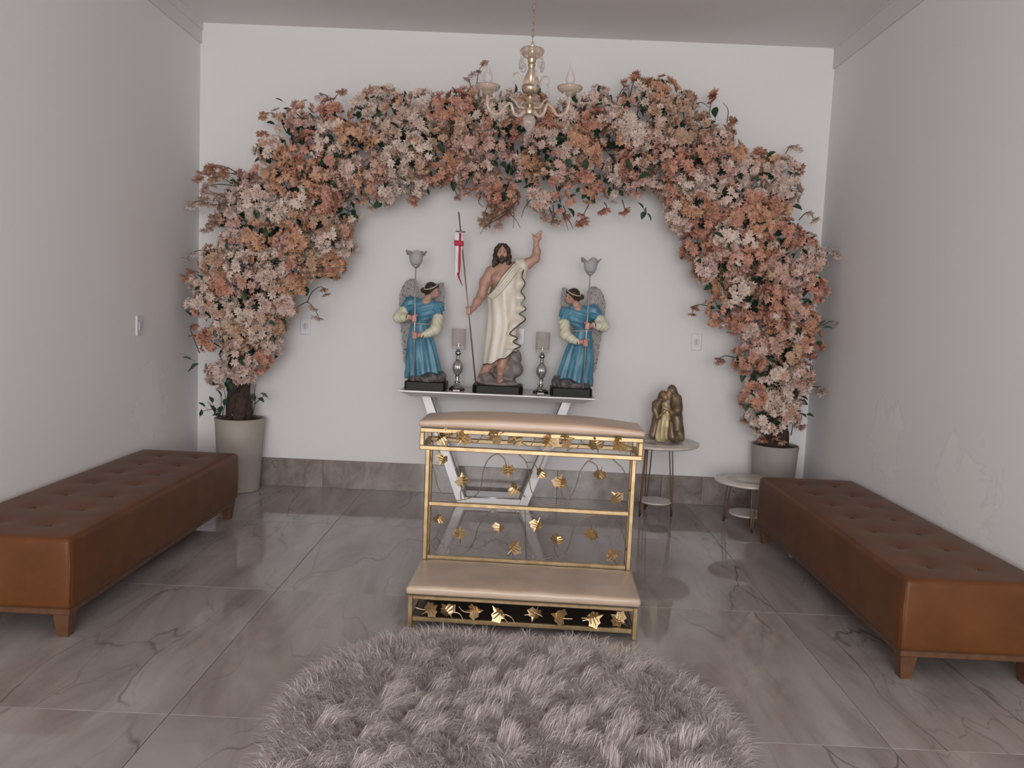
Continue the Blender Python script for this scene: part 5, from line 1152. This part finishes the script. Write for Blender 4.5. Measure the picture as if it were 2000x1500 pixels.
for j in range(4):
    t = 2 * PI * j / 4 + .25; e = np.array([math.cos(t), math.sin(t), 0]); q = lambda r_, py: tuple(e * r_ + np.array([0, 0, zc(py)]))
    ck = MB().tube(spline([q(.024, 180), q(.045, 168), q(.052, 156), q(.066, 147), q(.088, 148), q(.094, 157), q(.084, 162)], 26), np.linspace(.0065, .0035, 26), 8).build('glass_crook', M['amber'], ch, True)
    p = np.array(q(.090, 160)); MB().sphere(p - [0, 0, .008], .0045, 8).sphere(p - [0, 0, .018], .0045, 8).lathe([(0, -.042), (.008, -.030), (.010, -.022), (.004, -.006), (0, 0)], p - [0, 0, .024], 8).build('crystal_drop', M['glass'], ck)

# ================================================================== SHAGGY RUG
RGC = np.array([.0, 2.33, 0]); ra, rbk = .70, .735
rug = thing('shaggy_rug', 'pale greige shaggy fur rug on the marble floor in front of the kneeler', 'rug', tuple(RGC))
def rr_(t): c, s = abs(math.cos(t)), abs(math.sin(t)); n = 2.6; return 1 / ((c ** n + s ** n) ** (1 / n)) * (1 + .03 * math.sin(3 * t + 1) + .02 * math.sin(7 * t))
poly = [(ra * rr_(t) * math.cos(t), rbk * rr_(t) * math.sin(t)) for t in np.linspace(0, 2 * PI, 72, endpoint=False)]
MB().prism(poly, 0.0005, .012, .006).build('backing', M['fur'], rug)
NS = 105000
def hash2(ix, iy, k): v = np.sin(ix * 127.1 + iy * 311.7 + k * 74.7) * 43758.5453; return v - np.floor(v)
th = RNG.uniform(0, 2 * PI, NS); rad = np.sqrt(RNG.uniform(0, 1, NS)) * .985; RR = np.array([rr_(t) for t in np.linspace(0, 2 * PI, 721)]); rt = np.interp(th, np.linspace(0, 2 * PI, 721), RR)
X = ra * rt * rad * np.cos(th); Y = rbk * rt * rad * np.sin(th)
cs_ = .07; ix, iy = np.floor(X / cs_), np.floor(Y / cs_); best = np.full(NS, 9.); cxs = np.zeros(NS); cys = np.zeros(NS); hk = np.zeros(NS)
for a in (-1, 0, 1):
    for b in (-1, 0, 1):
        gx, gy = ix + a, iy + b; qx = (gx + hash2(gx, gy, 1)) * cs_; qy = (gy + hash2(gx, gy, 2)) * cs_; d = (qx - X) ** 2 + (qy - Y) ** 2; m_ = d < best
        best[m_] = d[m_]; cxs[m_] = qx[m_]; cys[m_] = qy[m_]; hk[m_] = hash2(gx, gy, 3)[m_]
ang = -PI / 2 + .35 + 1.5 * np.sin(X * 5.1 + 1.7 * np.sin(Y * 4.3)) + .9 * np.sin(Y * 6.7 + X * 3 + 2) + (hk - .5) * 4.2 + RNG.normal(0, .35, NS)
edge = np.clip((rad - .82) / .18, 0, 1); oa = np.arctan2(Y / rbk, X / ra); ang = np.where(RNG.uniform(0, 1, NS) < edge * .75, oa + RNG.normal(0, .6, NS), ang)
Ln = RNG.uniform(.060, .105, NS) * (.8 + .4 * hk); lift = np.clip(RNG.normal(.46, .2, NS) + .25 * (hk - .5), .2, 1.1) * (1 - .45 * edge)
tipx = X + Ln * np.cos(lift) * np.cos(ang); tipy = Y + Ln * np.cos(lift) * np.sin(ang); tz = .012 + Ln * np.sin(lift) * .8
pull = .42; ccx = cxs + .045 * np.cos(-PI / 2 + .35 + (hk - .5) * 3); ccy = cys + .045 * np.sin(-PI / 2 + .35 + (hk - .5) * 3); tipx += pull * (ccx - tipx) * (1 - edge); tipy += pull * (ccy - tipy) * (1 - edge)
mdx = X * .55 + tipx * .45; mdy = Y * .55 + tipy * .45; mdz = .010 + tz * .72
wv = RNG.uniform(0, 2 * PI, NS); wx, wy = np.cos(wv), np.sin(wv); wd = RNG.uniform(.0006, .0013, NS)
V = np.zeros((NS, 5, 3), np.float32)
for k, (x, y, z, s, f) in enumerate(((X, Y, .008, -1, 1), (X, Y, .008, 1, 1), (mdx, mdy, mdz, 1, .95), (mdx, mdy, mdz, -1, .95), (tipx, tipy, tz, 0, 0))):
    V[:, k, 0] = x + s * f * wd * wx; V[:, k, 1] = y + s * f * wd * wy; V[:, k, 2] = z
me = bpy.data.meshes.new('fur'); me.vertices.add(NS * 5); me.vertices.foreach_set('co', V.ravel())
bse = np.arange(NS, dtype=np.int32)[:, None] * 5; lp = np.concatenate([bse + np.array([[0, 1, 2, 3]]), bse + np.array([[3, 2, 4]])], 1).astype(np.int32)
me.loops.add(NS * 7); me.loops.foreach_set('vertex_index', lp.ravel()); ls = (np.arange(NS)[:, None] * 7 + np.array([[0, 4]])).astype(np.int32).ravel()
me.polygons.add(NS * 2); me.polygons.foreach_set('loop_start', ls); me.update(calc_edges=True); me.polygons.foreach_set('use_smooth', [True] * (NS * 2)); me.materials.append(M['fur'])
obj('fur', me, rug)['kind'] = 'stuff'
